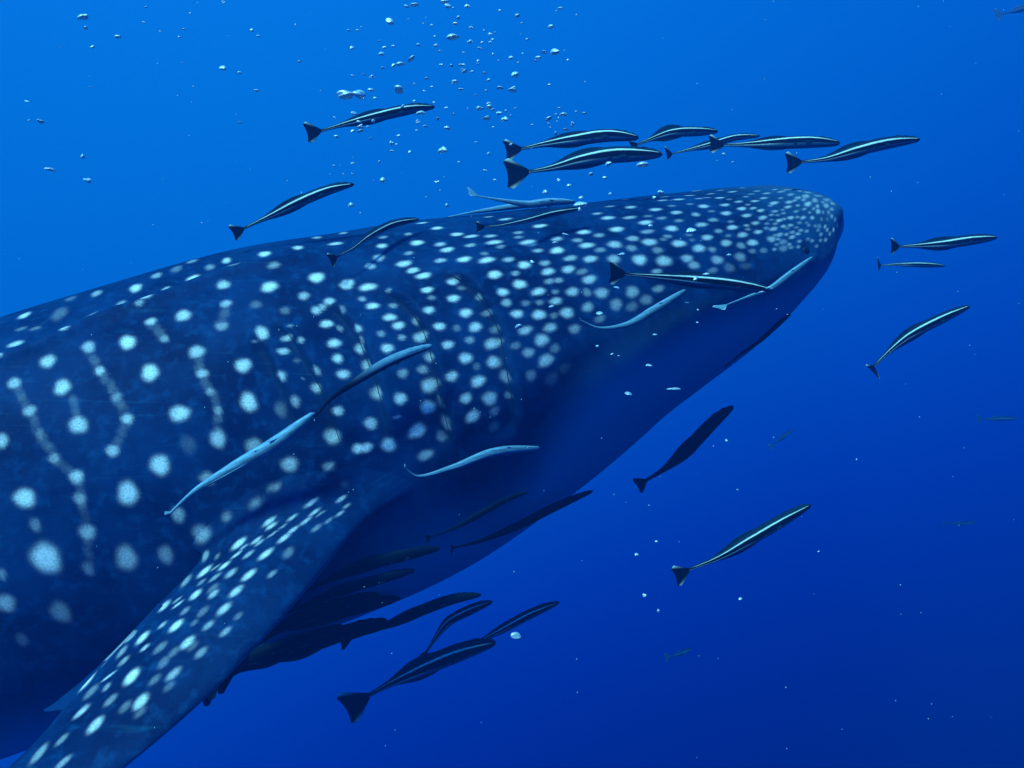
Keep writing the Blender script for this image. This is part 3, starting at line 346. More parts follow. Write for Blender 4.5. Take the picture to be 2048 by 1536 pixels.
BUBBLES = [
    (814.2, 13.3, 11.4, 4.2, "medium flat bubble to the left of the plume's top left"),
    (828.8, 9.4, 15.2, 5.7, "medium flat bubble above and left of the plume's top left"),
    (889.4, 2.9, 15.2, 5.7, "medium flat bubble above and right of the plume's top left"),
    (895.2, 12.7, 13.3, 5.7, "medium flat bubble to the right of the plume's top left"),
    (906.6, 16.6, 5.7, 3.8, 'tiny oval bubble well away to the left of the top edge of the plume'),
    (935.3, 12.7, 9.5, 6.6, 'small round bubble to the left of the top edge of the plume'),
    (999.1, 21.9, 6.4, 3.8, 'tiny oval bubble to the right of the top edge of the plume'),
    (1119.8, 16.6, 9.5, 3.8, 'small flat bubble above and right of the slanted top-right bubble'),
    (1113.0, 22.5, 5.7, 2.7, 'tiny oval bubble above the slanted top-right bubble'),
    (916.7, 35.2, 9.5, 6.8, 'small round bubble above the widest lumpy bubble'),
    (909.9, 47.5, 9.5, 4.9, 'small oval bubble above the widest lumpy bubble'),
    (863.6, 51.2, 7.6, 4.5, "small oval bubble below and right of the plume's top left"),
    (941.7, 55.1, 8.3, 4.9, 'small oval bubble below and left of the top edge of the plume'),
    (1033.9, 32.2, 9.5, 5.7, 'small oval bubble well away to the left of the slanted top-right bubble'),
    (1101.3, 53.7, 13.3, 7.6, 'small slanted bubble at the top right of the plume'),
    (905.0, 74.2, 26.5, 9.5, 'wide lumpy bubble in the upper plume, the broadest one there'),
    (836.6, 89.5, 9.5, 4.5, 'small oval bubble well away above and right of the long bright bubble pair'),
    (940.2, 84.0, 13.3, 5.7, 'medium flat bubble to the right of the widest lumpy bubble'),
    (964.6, 85.0, 6.8, 3.8, 'tiny oval bubble well away to the right of the widest lumpy bubble'),
    (959.7, 96.1, 8.7, 4.2, 'small oval bubble well away above and right of the brightest ragged bubble'),
    (871.8, 90.8, 9.5, 4.9, 'small oval bubble below and left of the widest lumpy bubble'),
    (980.6, 68.8, 8.7, 5.3, 'small oval bubble well away below and right of the top edge of the plume'),
    (990.0, 65.4, 6.4, 2.3, 'tiny flat bubble well away below and right of the top edge of the plume'),
    (985.1, 79.1, 6.8, 3.4, 'tiny oval bubble well away below and right of the top edge of the plume'),
    (980.2, 84.6, 6.4, 4.2, 'tiny oval bubble well away below the top edge of the plume'),
    (879.6, 102.5, 7.2, 3.0, 'tiny flat bubble below and left of the widest lumpy bubble'),
    (927.5, 105.1, 7.2, 3.4, 'tiny oval bubble above the brightest ragged bubble'),
    (986.4, 108.6, 6.4, 4.5, 'tiny round bubble well away above and left of the dark-bellied bubble'),
    (1110.1, 104.5, 20.8, 11.4, 'domed bubble with a dark underside, highest big one to the right of the plume'),
    (1088.6, 103.9, 11.4, 3.4, 'medium flat bubble close to the left of the big domed bubble'),
    (1075.9, 115.2, 13.3, 5.3, 'medium flat bubble to the left of the big domed bubble'),
    (1072.0, 122.1, 7.6, 3.4, 'small oval bubble below and left of the big domed bubble'),
    (1022.2, 116.2, 10.6, 6.4, 'small oval bubble above the dark-bellied bubble'),
    (956.8, 122.1, 9.5, 4.9, 'small oval bubble above and right of the brightest ragged bubble'),
    (955.8, 127.3, 5.7, 2.7, 'tiny oval bubble above and right of the brightest ragged bubble'),
    (822.0, 118.2, 17.1, 4.9, "arched thin bubble just above the long bright pair on the plume's left"),
    (800.5, 127.9, 18.9, 6.4, "long bright bubble pair on the left side of the plume above the crescent's level"),
    (786.8, 130.9, 8.3, 5.3, 'small oval bubble close to the left of the long bright bubble pair'),
    (882.0, 129.9, 8.7, 3.8, 'small oval bubble to the left of the brightest ragged bubble'),
    (903.0, 130.9, 7.6, 3.4, 'small oval bubble above and left of the brightest ragged bubble'),
    (922.6, 129.9, 13.3, 4.9, 'medium flat bubble close above the brightest ragged bubble'),
    (926.5, 142.6, 13.3, 8.7, 'brightest ragged bubble in the middle of the plume, throwing a small side bubble'),
    (943.1, 143.6, 8.7, 3.4, 'small flat bubble close to the right of the brightest ragged bubble'),
    (969.1, 145.7, 10.2, 2.7, 'small flat bubble to the right of the brightest ragged bubble'),
    (977.3, 160.2, 8.3, 5.7, 'small round bubble well away to the right of the brightest ragged bubble'),
    (1031.0, 149.4, 15.2, 9.5, 'dark-bellied bubble right of the brightest ragged one in the plume'),
    (852.3, 157.2, 11.4, 3.8, "medium flat bubble well away above the upper-left remora's snout"),
    (909.9, 163.1, 15.2, 6.4, 'medium flat bubble below and left of the brightest ragged bubble'),
    (828.4, 168.0, 6.8, 3.4, 'tiny oval bubble well away below and right of the long bright bubble pair'),
    (863.0, 173.8, 6.8, 3.0, "tiny oval bubble above the upper-left remora's snout"),
    (797.6, 178.7, 20.8, 11.4, "dim double bubble left of the plume, just above a remora's head"),
    (848.4, 182.0, 6.4, 3.0, "tiny oval bubble above the upper-left remora's snout"),
    (921.6, 178.7, 11.4, 3.4, 'medium flat bubble below the brightest ragged bubble'),
    (972.4, 181.6, 8.3, 3.8, 'small oval bubble well away below and right of the brightest ragged bubble'),
    (1000.7, 175.8, 17.1, 3.8, 'medium flat bubble below and left of the dark-bellied bubble'),
    (1025.7, 178.1, 17.1, 7.6, 'slanted bright bubble at the right of the plume below the dark-bellied one'),
    (951.9, 190.8, 6.4, 2.3, 'tiny flat bubble well away below and right of the brightest ragged bubble'),
    (1098.8, 169.5, 6.1, 4.5, 'tiny round bubble well away below the big domed bubble'),
    (828.8, 202.1, 9.5, 4.2, "small oval bubble to the left of the upper-left remora's snout"),
    (805.4, 212.5, 9.5, 3.4, "small flat bubble well away to the left of the upper-left remora's snout"),
    (867.9, 205.5, 6.8, 3.8, "tiny oval bubble close above and right of the upper-left remora's snout"),
    (840.5, 225.6, 15.2, 7.6, "bright wedge-shaped bubble just beneath the upper-left remora's head"),
    (834.7, 244.1, 9.5, 6.4, "small round bubble below and left of the upper-left remora's snout"),
    (850.3, 252.9, 15.2, 4.2, "medium flat bubble below the upper-left remora's snout"),
    (833.7, 260.7, 6.8, 3.0, "tiny oval bubble well away below and left of the upper-left remora's snout"),
    (894.3, 255.9, 12.5, 6.8, 'square-ended bright bubble right of the upper-left remora'),
    (892.3, 216.4, 8.0, 4.5, "small oval bubble to the right of the upper-left remora's snout"),
    (907.9, 227.9, 8.0, 2.7, 'small flat bubble above and right of the square-ended bubble'),
    (875.7, 236.9, 7.6, 3.4, 'small oval bubble above and left of the square-ended bubble'),
    (959.7, 216.8, 15.2, 6.8, 'medium oval bubble well away above and left of the three-cornered bubble'),
    (978.2, 207.0, 11.4, 4.5, 'medium flat bubble above and left of the three-cornered bubble'),
    (978.2, 213.9, 13.3, 8.3, 'medium oval bubble above and left of the three-cornered bubble'),
    (985.1, 219.7, 7.6, 3.8, 'small oval bubble above and left of the three-cornered bubble'),
    (998.8, 226.6, 12.5, 5.7, 'medium oval bubble close above and left of the three-cornered bubble'),
    (1011.4, 222.3, 6.1, 4.9, 'tiny round bubble close above the three-cornered bubble'),
    (1007.5, 238.7, 13.3, 9.5, 'bright three-cornered bubble at the foot of the plume'),
    (973.4, 235.4, 15.2, 4.5, 'medium flat bubble to the left of the three-cornered bubble'),
    (1022.2, 232.0, 7.6, 3.0, 'small flat bubble close above and right of the three-cornered bubble'),
    (986.1, 254.9, 6.8, 4.2, 'tiny oval bubble below and left of the three-cornered bubble'),
    (797.2, 271.9, 9.5, 5.3, "small oval bubble well away below and right of the upper-left remora's body"),
    (782.9, 286.7, 9.5, 7.6, "small round bubble well away below and right of the upper-left remora's body"),
    (792.7, 288.5, 6.1, 2.7, "tiny oval bubble well away below and right of the upper-left remora's body"),
    (951.9, 284.6, 6.8, 3.0, 'tiny oval bubble well away below and right of the square-ended bubble'),
    (1022.2, 289.1, 6.8, 4.5, 'tiny oval bubble well away below the three-cornered bubble'),
    (1065.2, 250.0, 6.4, 3.4, "tiny oval bubble to the left of the cluster right of the plume's foot"),
    (1097.4, 237.3, 13.3, 5.3, "medium flat bubble close to the left of the cluster right of the plume's foot"),
    (1112.0, 228.9, 6.1, 3.0, "tiny oval bubble close above the cluster right of the plume's foot"),
    (1126.7, 228.9, 15.2, 6.1, "medium flat bubble close to the right of the cluster right of the plume's foot"),
    (1097.4, 247.7, 6.8, 2.7, "tiny flat bubble close below and left of the cluster right of the plume's foot"),
    (1144.8, 247.7, 8.7, 6.8, "small round bubble to the right of the cluster right of the plume's foot"),
    (1131.6, 259.2, 12.1, 3.4, 'medium flat bubble above and left of the topmost bright striped remora'),
    (1111.1, 267.2, 8.7, 3.4, "small flat bubble below the cluster right of the plume's foot"),
    (1168.7, 226.6, 11.0, 3.0, "medium flat bubble below the plume's right margin"),
    (1152.1, 223.2, 5.7, 3.0, "tiny oval bubble to the right of the cluster right of the plume's foot"),
    (1118.9, 216.4, 6.1, 2.7, "tiny oval bubble close above and right of the cluster right of the plume's foot"),
    (1030.0, 217.2, 7.2, 2.7, 'tiny flat bubble above and right of the three-cornered bubble'),
    (885.5, 296.9, 13.3, 6.8, 'medium oval bubble close above and right of the lone oblong bubble'),
    (1053.4, 79.3, 6.8, 3.0, 'tiny oval bubble well away below and left of the slanted top-right bubble'),
    (1045.6, 107.0, 7.2, 2.7, 'tiny flat bubble above the dark-bellied bubble'),
    (1043.7, 46.5, 5.7, 3.0, 'tiny oval bubble well away to the left of the slanted top-right bubble'),
    (1136.1, 120.1, 5.7, 3.4, 'tiny oval bubble below and right of the big domed bubble'),
    (785.9, 92.8, 6.8, 4.5, 'tiny oval bubble above the long bright bubble pair'),
    (869.5, 73.2, 5.7, 3.4, 'tiny oval bubble to the left of the widest lumpy bubble'),
    (782.0, 43.9, 7.6, 4.9, "small oval bubble well away to the left of the plume's top left"),
    (686.7, 191.4, 33.2, 11.9, 'crescent-shaped bubble touching a rounder one above the upper-left remora'),
    (717.5, 189.7, 23.9, 16.6, 'round dark-bellied bubble joined to a crescent bubble above the upper-left remora'),
    (741.4, 180.1, 11.9, 6.6, 'medium oval bubble well away to the right of the crescent bubble'),
    (703.8, 95.7, 11.3, 6.0, 'medium oval bubble well away above the crescent bubble'),
    (779.0, 44.4, 16.6, 9.9, "medium oval bubble well away to the left of the plume's top left"),
    (763.6, 108.7, 12.6, 7.3, 'medium oval bubble above and left of the long bright bubble pair'),
    (765.3, 135.0, 8.0, 4.0, 'small oval bubble to the left of the long bright bubble pair'),
    (743.1, 153.8, 10.6, 6.0, 'small oval bubble well away below and left of the long bright bubble pair'),
    (727.7, 148.7, 8.0, 2.7, 'small flat bubble well away above and right of the crescent bubble'),
    (705.5, 151.4, 7.3, 3.3, 'tiny oval bubble above and right of the crescent bubble'),
    (697.0, 60.8, 6.6, 3.3, 'tiny oval bubble well away above and left of the long bright bubble pair'),
    (715.8, 60.8, 6.0, 3.3, 'tiny oval bubble well away above and left of the long bright bubble pair'),
    (758.5, 82.0, 6.6, 2.0, 'tiny flat bubble well away above and left of the long bright bubble pair'),
    (768.8, 95.0, 7.3, 4.6, 'tiny oval bubble above and left of the long bright bubble pair'),
    (599.6, 123.7, 6.0, 2.7, 'tiny oval bubble well away above and left of the crescent bubble'),
    (750.0, 196.5, 7.3, 4.6, "tiny oval bubble above the upper-left remora's body"),
    (669.6, 235.2, 6.0, 3.3, 'tiny oval bubble below the crescent bubble'),
    (673.0, 272.8, 9.9, 4.6, "small oval bubble well away to the right of the upper-left remora's tail"),
    (741.4, 277.5, 7.3, 4.0, "tiny oval bubble below the upper-left remora's body"),
    (705.5, 262.5, 9.9, 4.6, "small oval bubble below and left of the upper-left remora's body"),
    (720.9, 261.5, 11.9, 4.6, "medium flat bubble below and left of the upper-left remora's body"),
    (720.9, 252.9, 13.3, 6.6, "medium oval bubble below and left of the upper-left remora's body"),
    (736.3, 254.6, 8.6, 4.6, "small oval bubble close below the upper-left remora's body"),
    (717.5, 243.4, 9.3, 4.6, "small oval bubble to the left of the upper-left remora's body"),
    (746.5, 242.0, 9.3, 4.6, "small oval bubble close to the right of the upper-left remora's body"),
    (707.2, 227.3, 11.9, 5.3, "medium oval bubble to the left of the upper-left remora's body"),
    (667.9, 331.5, 6.0, 3.3, "tiny oval bubble well away below and right of the upper-left remora's tail"),
    (705.5, 326.4, 8.6, 3.3, "small flat bubble well away below the upper-left remora's body"),
    (758.5, 323.0, 6.6, 2.7, "tiny flat bubble well away below the upper-left remora's body"),
    (705.5, 347.9, 6.0, 2.0, "tiny flat bubble well away below the upper-left remora's body"),
    (765.3, 360.6, 13.9, 11.3, "medium round bubble well away below the upper-left remora's body"),
    (702.1, 410.2, 13.3, 8.0, 'medium oval bubble well away to the right of the remora above the back at left'),
    (784.1, 302.5, 9.3, 4.0, "small flat bubble well away below and right of the upper-left remora's body"),
    (820.0, 304.2, 7.3, 4.6, 'tiny oval bubble well away to the left of the lone oblong bubble'),
    (883.3, 300.8, 16.6, 11.9, 'slanted oblong bubble alone between the upper-left remora and the upper row'),
    (874.7, 364.0, 11.3, 4.6, 'medium flat bubble well away above and left of the black fan tail on the back'),
    (893.5, 411.9, 11.3, 6.6, 'medium oval bubble below and left of the black fan tail on the back'),
    (970.4, 341.1, 8.6, 4.0, 'small oval bubble well away above and right of the black fan tail on the back'),
    (917.4, 324.0, 6.0, 2.7, 'tiny oval bubble below and right of the lone oblong bubble'),
    (977.2, 307.6, 7.3, 4.6, 'tiny oval bubble well away above and left of the broad black triangular tail'),
    (989.2, 360.6, 9.9, 4.6, 'small oval bubble to the left of the broad black triangular tail'),
    (167.5, 33.5, 18.6, 8.6, 'ragged twin bubble near the top left corner'),
    (170.9, 54.7, 7.3, 3.3, 'tiny oval bubble below the ragged twin bubble'),
    (184.6, 94.0, 8.6, 4.6, 'small oval bubble well away to the left of the compact bright bubble at left'),
    (235.8, 73.5, 11.9, 6.6, 'bright compact bubble below and right of the top-left ragged twin'),
    (446.0, 136.7, 16.6, 8.6, 'largest bubble in the sparse left water, domed'),
    (478.5, 145.3, 8.0, 4.0, 'small oval bubble to the right of the largest domed bubble at left'),
    (504.2, 60.8, 9.3, 5.3, 'small oval bubble well away above and right of the largest domed bubble at left'),
    (516.1, 71.8, 6.6, 4.0, 'tiny oval bubble well away above and right of the largest domed bubble at left'),
    (446.0, 5.1, 8.0, 4.6, 'small oval bubble well away above the largest domed bubble at left'),
    (512.7, 181.2, 9.3, 4.6, 'small oval bubble well away below and right of the largest domed bubble at left'),
    (381.1, 26.7, 6.6, 2.7, 'tiny flat bubble well away above and left of the largest domed bubble at left'),
    (292.2, 14.4, 6.0, 3.3, 'tiny oval bubble well away above and right of the compact bright bubble at left'),
    (287.1, 45.1, 6.0, 2.7, 'tiny oval bubble well away above and right of the compact bright bubble at left'),
    (320.3, 63.2, 6.0, 2.7, 'tiny oval bubble well away to the right of the compact bright bubble at left'),
    (367.4, 58.1, 6.0, 2.7, 'tiny oval bubble well away above and left of the largest domed bubble at left'),
    (357.9, 74.5, 6.6, 3.3, 'tiny oval bubble well away above and left of the largest domed bubble at left'),
    (181.2, 175.0, 6.6, 2.7, 'tiny flat bubble well away below and left of the compact bright bubble at left'),
    (54.7, 202.7, 9.9, 3.3, 'small flat bubble well away above the flat bright bubble at far left'),
    (58.1, 241.0, 6.6, 2.7, 'tiny flat bubble well away above the flat bright bubble at far left'),
    (82.0, 243.4, 13.3, 4.6, 'dim flat bubble nearest the left edge'),
    (165.8, 313.8, 10.6, 8.0, 'dim rounded bubble at far left, above the slanted dark-edged one'),
    (98.4, 338.4, 16.6, 6.6, 'bright flat bubble low in the far left water'),
    (176.0, 361.6, 14.6, 8.0, 'slanted dark-edged bubble, lowest in the far left water'),
    (480.2, 245.1, 8.6, 2.7, 'small flat bubble well away below the largest domed bubble at left'),
    (598.1, 123.7, 6.6, 2.7, 'tiny flat bubble well away above and left of the crescent bubble'),
    (1090.6, 384.6, 11.9, 8.0, 'medium round bubble well away below and right of the broad black triangular tail'),
    (1162.4, 410.2, 26.5, 9.9, "large domed bubble over the bright round one on the shark's back"),
    (1159.6, 419.8, 8.6, 8.6, "brightest perfectly round bubble, white, on the shark's back"),
    (1321.3, 384.6, 15.3, 8.6, "domed bubble sitting on the shark's upper outline ahead of the gills"),
    (1307.6, 395.8, 8.0, 4.6, 'small oval bubble well away below the ring-like hollow bubble'),
    (1217.0, 328.2, 13.9, 8.6, 'bean-shaped bright bubble under the largest upper remora'),
    (1285.4, 329.2, 25.2, 11.9, "ring-like hollow bubble under the largest upper remora's head"),
    (1300.8, 452.2, 11.9, 6.0, "medium oval bubble well away to the left of the hollow ring on the shark's head"),
    (1382.8, 462.5, 19.9, 9.9, "hollow ring bubble over the spots on top of the shark's head"),
    (1111.1, 486.4, 14.6, 4.6, 'medium flat bubble below and left of the flat bubble high on the head'),
    (1131.6, 471.0, 16.6, 6.0, "flat bright bubble overlapping a spot high on the shark's head"),
    (1244.4, 509.3, 15.3, 6.0, 'arched bubble above the tail of the remora crossing the cheek'),
    (1458.0, 511.0, 15.3, 6.0, "flat bubble on the shark's cheek behind the eye"),
    (1411.9, 548.6, 16.6, 6.0, 'flat bubble on top of the stripe of the cheek remora, upper of two'),
    (1391.4, 557.2, 12.6, 6.0, 'flat bubble on the stripe of the cheek remora, lower of two'),
    (1538.3, 576.7, 14.6, 5.3, "bright flat bubble at the snout of the remora on the shark's cheek, upper of two"),
    (1521.2, 585.2, 15.3, 4.0, "bright flat bubble at the snout of the remora on the shark's cheek, lower of two"),
    (1232.4, 575.3, 9.9, 4.6, 'small oval bubble well away above the sickle-shaped pale remora'),
    (1063.2, 524.0, 9.9, 4.6, 'small oval bubble well away below and left of the flat bubble high on the head'),
    (1102.5, 613.6, 13.3, 5.3, 'medium flat bubble well away above and right of the arched bubble by the front gill'),
    (1198.9, 626.2, 15.9, 4.6, 'flat bright bubble just above the sickle-shaped pale remora'),
    (1037.6, 652.9, 16.6, 6.6, 'arched bubble over the spots at the front gill slit'),
    (1373.6, 605.7, 9.3, 2.0, 'small flat bubble below the cheek remora'),
    (1394.1, 645.4, 6.6, 3.3, 'tiny oval bubble well away below the cheek remora'),
    (1310.4, 669.3, 7.3, 3.3, 'tiny oval bubble well away below and right of the sickle-shaped pale remora'),
    (1194.8, 692.2, 6.0, 3.3, 'tiny oval bubble well away below and left of the sickle-shaped pale remora'),
    (1223.9, 708.3, 7.3, 2.7, 'tiny flat bubble well away below the sickle-shaped pale remora'),
    (1237.5, 711.7, 6.0, 2.7, 'tiny oval bubble well away below the sickle-shaped pale remora'),
    (1447.8, 308.7, 8.0, 4.6, 'small oval bubble to the right of the notched dark tail'),
    (1464.8, 324.8, 6.0, 2.7, 'tiny oval bubble well away below and right of the notched dark tail'),
    (1162.4, 395.5, 11.3, 5.3, 'medium oval bubble close above the white round bubble'),
    (1138.4, 370.9, 7.3, 5.3, 'tiny round bubble above and left of the white round bubble'),
    (1116.2, 360.6, 6.6, 5.3, 'tiny round bubble well away above and left of the white round bubble'),
    (1181.2, 349.4, 14.6, 5.3, 'medium flat bubble well away above the white round bubble'),
    (1209.2, 355.5, 8.6, 6.0, 'small round bubble well away above and right of the white round bubble'),
    (1220.5, 388.0, 8.6, 6.0, 'small round bubble well away to the right of the white round bubble'),
    (1030.0, 1272.0, 21.3, 11.6, 'single bright bubble below the shark near the lower remoras'),
    (1255.0, 788.0, 19.4, 6.8, "bright flat bubble against the shark's dark throat"),
    (1347.0, 778.0, 27.2, 4.8, "thin slanted streak-like bubble against the shark's dark throat"),
    (1288.0, 1191.0, 7.8, 5.8, "small round bubble well away below and left of the lone lower-right remora's tail"),
    (1317.0, 1222.0, 8.7, 6.8, "small round bubble well away below and left of the lone lower-right remora's tail"),
    (1313.0, 1083.0, 6.8, 4.8, "tiny round bubble well away above and left of the lone lower-right remora's tail"),
    (1273.0, 1109.0, 10.7, 4.8, "small oval bubble well away above and left of the lone lower-right remora's tail"),
    (1298.0, 732.0, 13.6, 5.8, 'medium flat bubble well away above and right of the flat bubble on the throat'),
    (1481.0, 1198.0, 7.8, 4.8, "small oval bubble well away to the right of the lone lower-right remora's tail"),
    (1475.0, 980.0, 5.8, 3.9, "tiny round bubble well away above and right of the lone lower-right remora's tail"),
    (1452.0, 881.0, 5.8, 3.9, 'tiny round bubble well away below and right of the flat bubble on the throat'),
]
MOTES = [
    (1153,30,4.3), (847,47,4.7), (968,61,5.5), (905,167,5.1), (1170,164,5.5), (935,217,5.5), (1117,236,5.1), (1114,243,4.7), (1101,255,4.7), (997,121,5.1),
    (1036,125,5.5), (1129,101,3.9), (852,35,4.3), (817,38,5.1), (723,54,4.8), (641,182,4.8), (793,289,4.8), (687,348,4.8), (747,361,3.4), (721,426,4.8),
    (603,386,4.8), (574,362,4.8), (888,354,4.1), (852,394,5.5), (880,381,4.8), (179,154,5.5), (387,173,5.5), (355,192,4.8), (378,272,4.8), (364,126,4.8),
    (315,128,4.8), (306,450,3.4), (404,446,5.5), (395,6,4.8), (455,72,3.4), (591,50,5.5), (1396,620,5.5), (1434,321,4.1), (1637,1103,5.0), (1713,919,5.0),
]

# ---------------------------------------------------------------- shark geometry (plain numpy)
AXIS = np.array(AXIS_TABLE)
ARC = np.concatenate([[0], np.cumsum(np.linalg.norm(np.diff(AXIS, axis=0), axis=1))])
BODY_LEN = ARC[-1]

def hermite(xs, ys, x):
    """smooth interpolation through a table"""
    xs = np.asarray(xs, float); ys = np.asarray(ys, float)
    x = np.clip(np.asarray(x, float), xs[0], xs[-1])
    flat = ys.ndim == 1
    if flat: ys = ys[:, None]
    d = np.diff(xs); sl = np.diff(ys, axis=0) / d[:, None]
    m = np.zeros_like(ys); m[0] = sl[0]; m[-1] = sl[-1]
    a = sl[:-1]; b = sl[1:]
    m[1:-1] = (a * d[1:, None] + b * d[:-1, None]) / (d[1:] + d[:-1])[:, None]
    m[1:-1] = np.where(a * b <= 0, m[1:-1] * 0.35, m[1:-1])
    i = np.clip(np.searchsorted(xs, x, side='right') - 1, 0, len(d) - 1)
    h = d[i][..., None]; t = ((x - xs[i]) / d[i])[..., None]
    r = ((2*t**3 - 3*t**2 + 1) * ys[i] + (t**3 - 2*t**2 + t) * h * m[i]
         + (-2*t**3 + 3*t**2) * ys[i+1] + (t**3 - t**2) * h * m[i+1])
    return r[..., 0] if flat else r

def body_frame(s):
    C = hermite(ARC, AXIS, s); e = .02
    T = hermite(ARC, AXIS, np.minimum(s + e, BODY_LEN)) - hermite(ARC, AXIS, np.maximum(s - e, 0))
    T /= np.linalg.norm(T, axis=-1, keepdims=True)
    up = np.array([0, 0, 1.0]); U = up - T * (T @ up)[..., None]
    U /= np.linalg.norm(U, axis=-1, keepdims=True)
    return C, T, U, np.cross(U, T)

def table(ts, tv, s): return hermite(np.sqrt(ts), tv, np.sqrt(s))

def body_point(S, TH):
    """s = metres behind the snout, theta = angle round the section (0 = right flank, 90 deg = back)"""
    C, T, U, R = body_frame(S)
    w = table([a for a, b in WIDTH], [b for a, b in WIDTH], S)
    hu = table(STATIONS, H_UP, S); hd = table(STATIONS, H_DOWN, S)
    c = np.cos(TH); sn = np.sin(TH)
    nd = hermite([0, .2, .5, 1.2, 1.8, 2.4, 3.5, 7], [2.0, 1.75, 1.5, 1.5, 1.85, 2.15, 2.1, 2.0], S)
    n = np.where(sn > 0, 2.15, nd)
    k = np.sign(c) * np.abs(c)**(2/n); q = np.sign(sn) * np.abs(sn)**(2/n)
    h = np.where(sn > 0, hu, hd)
    return C + R * (w*k)[..., None] + U * (h*q)[..., None]

def foil(x, t):
    return 5*t*(.2969*np.sqrt(x) - .126*x - .3516*x**2 + .2843*x**3 - .1015*x**4)

def fin_grid(lead, trail, thick, camber, face, nv, nr, flare=0.0):
    """lofted fin: leading and trailing rails (same number of 3-D points) -> (nv, nr, 3) closed rings"""
    lead = np.array(lead, float); trail = np.array(trail, float)
    k = np.concatenate([[0], np.cumsum(np.linalg.norm(np.diff((lead + trail)/2, axis=0), axis=1))]); k /= k[-1]
    v = np.linspace(0, 1, nv)
    L = hermite(k, lead, v); Tr = hermite(k, trail, v)
    mid = (L + Tr)/2
    sp = np.gradient(mid, axis=0); ch = L - Tr
    N = np.cross(ch, sp); N /= np.linalg.norm(N, axis=1, keepdims=True) + 1e-9
    N *= np.sign(N @ np.array(face))[:, None]
    cl = np.linalg.norm(ch, axis=1)
    ph = np.linspace(0, 2*math.pi, nr, endpoint=False)
    c = (1 + np.cos(ph))/2; side = np.where(ph < math.pi, 1.0, -1.0)
    th = hermite([0, .08, .3, 1], [thick*(1 + flare), thick*(1 + flare*.3), thick, thick*.35], v)
    y = foil(1 - c, 1.0)[None, :] * side[None, :] * th[:, None]
    cam = camber * np.sin(math.pi * c**.75)[None, :] * cl[:, None]
    return Tr[:, None] + ch[:, None]*c[None, :, None] + N[:, None]*(y + cam)[..., None]

def at(u, v, Y):
    """a point Y metres in front of the camera position, on the line through photo pixel (u, v)"""
    return np.array([(u - 1024)/1593.0*Y, Y, -(v - 768)/1593.0*Y])

PEC_LEAD = [at(835,905,2.06), at(775,965,1.90), at(725,1030,1.76), at(660,1120,1.645), at(590,1205,1.555), at(490,1315,1.46),
            at(370,1432,1.37), at(235,1545,1.29), at(90,1655,1.22), at(-60,1750,1.17), at(-190,1812,1.14)]
PEC_TRAIL = [at(640,935,2.02), at(565,990,1.90), at(490,1050,1.77), at(415,1112,1.69), at(345,1180,1.62), at(255,1278,1.55),
             at(155,1385,1.465), at(75,1480,1.38), at(-60,1610,1.27), at(-150,1720,1.19), at(-196,1808,1.145)]
def pectoral(nv=260, nr=200):
    return fin_grid(PEC_LEAD, PEC_TRAIL, .05, .085, (-.1, -.6, .6), nv, nr, flare=.9)
LOBE_LEAD = [at(330,1215,1.57), at(270,1290,1.52), at(225,1350,1.475), at(185,1395,1.44), at(150,1415,1.43), at(92,1424,1.44)]
LOBE_TRAIL = [at(318,1207,1.60), at(245,1285,1.56), at(180,1348,1.52), at(135,1385,1.48), at(110,1405,1.46), at(86,1421,1.45)]
def pectoral_lobe(): return fin_grid(LOBE_LEAD, LOBE_TRAIL, .012, .05, (-.1, -.6, .6), 50, 36)

# ---------------------------------------------------------------- the whale shark
def smooth01(x): x = np.clip(x, 0, 1); return x*x*(3 - 2*x)

